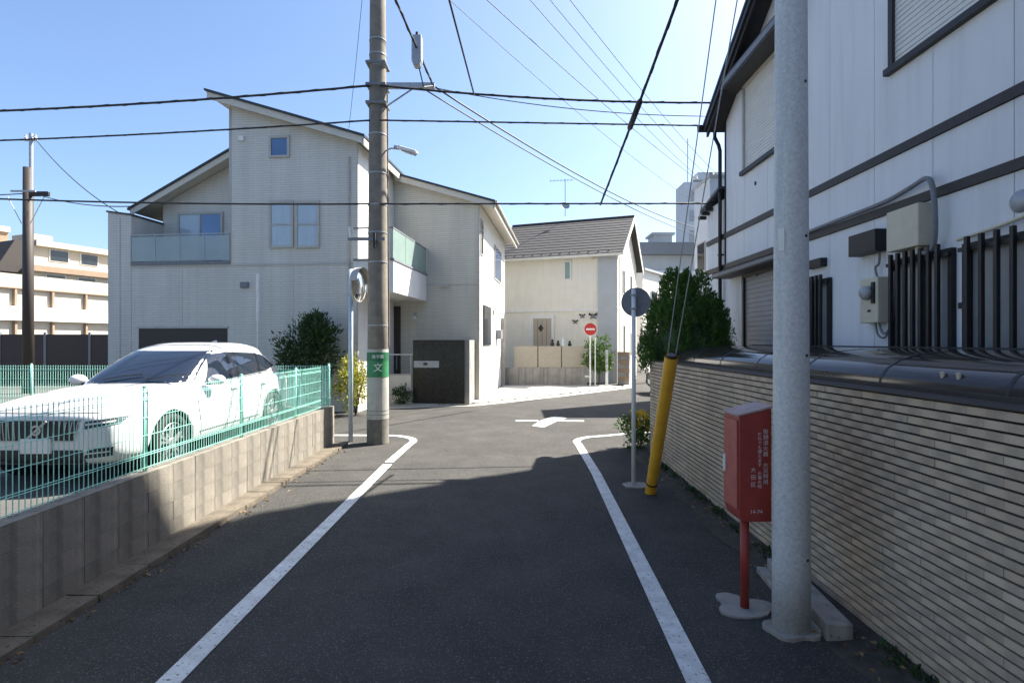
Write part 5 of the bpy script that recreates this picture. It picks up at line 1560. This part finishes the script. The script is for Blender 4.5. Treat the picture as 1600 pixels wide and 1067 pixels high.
def cable(label, a, b, r, sag=0.3, twist=None, m=None, n=26, group='overhead cables across the crossing'):
    a, b = Vector(a), Vector(b)
    pts = []
    for i in range(n + 1):
        t = i / n
        p = a.lerp(b, t)
        p.z -= sag * 4 * t * (1 - t)
        pts.append(p)
    r *= 1.3
    o = MB().tube(pts, r, 6)
    if twist:      # lashed helper wire wound round the cable
        fine = []
        L_ = (b - a).length
        nn = int(L_ / 0.12)
        for i in range(nn + 1):
            t = i / nn
            p = a.lerp(b, t); p.z -= sag * 4 * t * (1 - t)
            an = i * 1.05
            side_ = (b - a).normalized().cross(Vector((0, 0, 1))).normalized()
            fine.append(p + (side_ * math.cos(an) + Vector((0, 0, 1)) * math.sin(an)) * twist)
        o.tube(fine, r * 0.4, 4)
    ob = o.build('overhead_cable', m or M['cable'], None, smooth=True)
    tag(ob, label, 'cable', group)
    return ob
LPX = Vector((PXX, PYY, 0))
arm = LPX + Vector((1.15, 0, 7.39))
cable('upper thick lashed cable from the corner pole towards the slim pole', PX(-420, 182, 11.3), LPX + Vector((-0.1, -0.25, 7.28)), 0.017, 0.16, 0.022)
cable('upper thick lashed cable from the corner pole to the white house side', LPX + Vector((0.1, -0.25, 7.28)), PX(1180, 160, 11.6), 0.017, 0.12, 0.022)
cable('middle lashed cable from the corner pole towards the slim pole', PX(-420, 230, 11.3), LPX + Vector((-0.1, -0.24, 6.58)), 0.013, 0.1, 0.016)
cable('middle lashed cable from the corner pole to the white house side', LPX + Vector((0.1, -0.24, 6.58)), PX(1180, 198, 11.6), 0.013, 0.0, 0.016)
cable('lowest cable crossing in front of the corner house gable', PX(-420, 290, 11.25), LPX + Vector((-0.1, -0.26, 4.88)), 0.014, 0.12)
cable('lowest cable from the corner pole across to the distant pole side', LPX + Vector((0.1, -0.26, 4.88)), PX(1150, 318, 11.6), 0.014, 0.0, 0.018)
c5 = cable('thick cable running from above the lane to the pole arm', (-3.5, -20, 8.2), arm, 0.016, 0.25, 0.02)
cable('long cable from the pole arm down to the distant pole', arm, (11.1, 29.8, 8.2), 0.014, 0.5)
cable('second long cable from the corner pole towards the distant pole', LPX + Vector((0.9, -0.03, 7.35)), (11.2, 29.8, 7.7), 0.011, 0.4)
cable('branch cable dropping from above the lane to the upper cable', (-2.2, -20, 7.0), PX(741, 149, 10.95), 0.013, 0.1)
c7 = cable('thick cable sloping from the steel pole to the lowest crossing cable', (2.03, 3.92, 6.85), PX(938, 320, 10.9), 0.016, 0.06, 0.02)
k_ = 0
for x, lab in ((0.55, 'inner'), (1.1, 'middle'), (1.65, 'outer')):
    cable('%s high-voltage wire of three from the corner pole to the distant pole' % lab, LPX + Vector((x, -0.16, 12.12)), (11.15 - 0.9 + 0.6 * k_, 29.84, 11.28), 0.008, 0.35)
    k_ += 1
cable('thin wire above the long cable from the pole top to the distant pole', LPX + Vector((-0.1, -0.1, 11.3)), (11.0, 29.8, 10.55), 0.009, 0.3)
cable('faint thin wire between pole top and the distant pole', LPX + Vector((0.3, -0.1, 10.2)), (11.0, 29.8, 9.3), 0.006, 0.4)
cable('loose thin drop wire hanging in a loop under the upper cable', LPX + Vector((1.2, -0.1, 7.3)), PX(1110, 182, 11.4), 0.007, 0.14)
cable('thin stay wire from the slim pole down to the corner house', (-19.6, 22, 10.5), HO + Matrix.Rotation(AH, 3, 'Z') @ Vector((-8.0, 0.5, 6.15)), 0.012, 0.3)
cable('cable from the slim pole to the corner house eave', (-19.4, 22, 8.1), HO + Matrix.Rotation(AH, 3, 'Z') @ Vector((-7.9, 0.7, 6.5)), 0.014, 0.15)
cable('cable leaving the slim pole away from the corner house', (-40, 24, 8.9), (-19.8, 22, 8.15), 0.016, 0.3)
cable('thin service wire dropping onto the corner house roof', LPX + Vector((-0.1, 0.1, 12.0)), HO + Matrix.Rotation(AH, 3, 'Z') @ Vector((-0.2, -0.2, 8.2)), 0.005, 0.2)
# closures hung on the cables
tbx = thing('terminal_box', 'pale grey terminal box hanging on the thick cable near the pole arm', 'terminal box', (-1.72, 9.75, 7.40))
Mt = Matrix.Rotation(R(-6), 4, 'X')
MB().prism([(-0.09, -0.24), (-0.05, -0.33), (0.05, -0.33), (0.09, -0.24), (0.09, 0.22), (-0.09, 0.22)], 'y', -0.09, 0.09).build('case', M['galv'], tbx, bevel=0.02)
MB().tube([(0, 0, 0.22), (0, 0, 0.30)], 0.03, 10).build('hanger', M['cable'], tbx)
MB().tube([(0.03, 0.05, -0.33), (0.05, 0.4, -0.5), (0.1, 1.2, -0.1)], 0.012, 6).build('tail_cable', M['cable'], tbx)
a_, b_ = Vector((2.03, 3.92, 6.85)), PX(938, 320, 10.9)
def on7(t):
    p = a_.lerp(b_, t); p.z -= 0.06 * 4 * t * (1 - t); return p
t0 = 0.62
scl = thing('cable_closure', 'black sleeve closure on the thick cable sloping from the steel pole', 'cable closure', on7(t0))
MB().tube([on7(t0 - .05) - on7(t0), on7(t0 - .04) - on7(t0), on7(t0 + .04) - on7(t0), on7(t0 + .05) - on7(t0)], [0.02, 0.045, 0.045, 0.02], 12).build('sleeve', M['black'], scl, smooth=True)
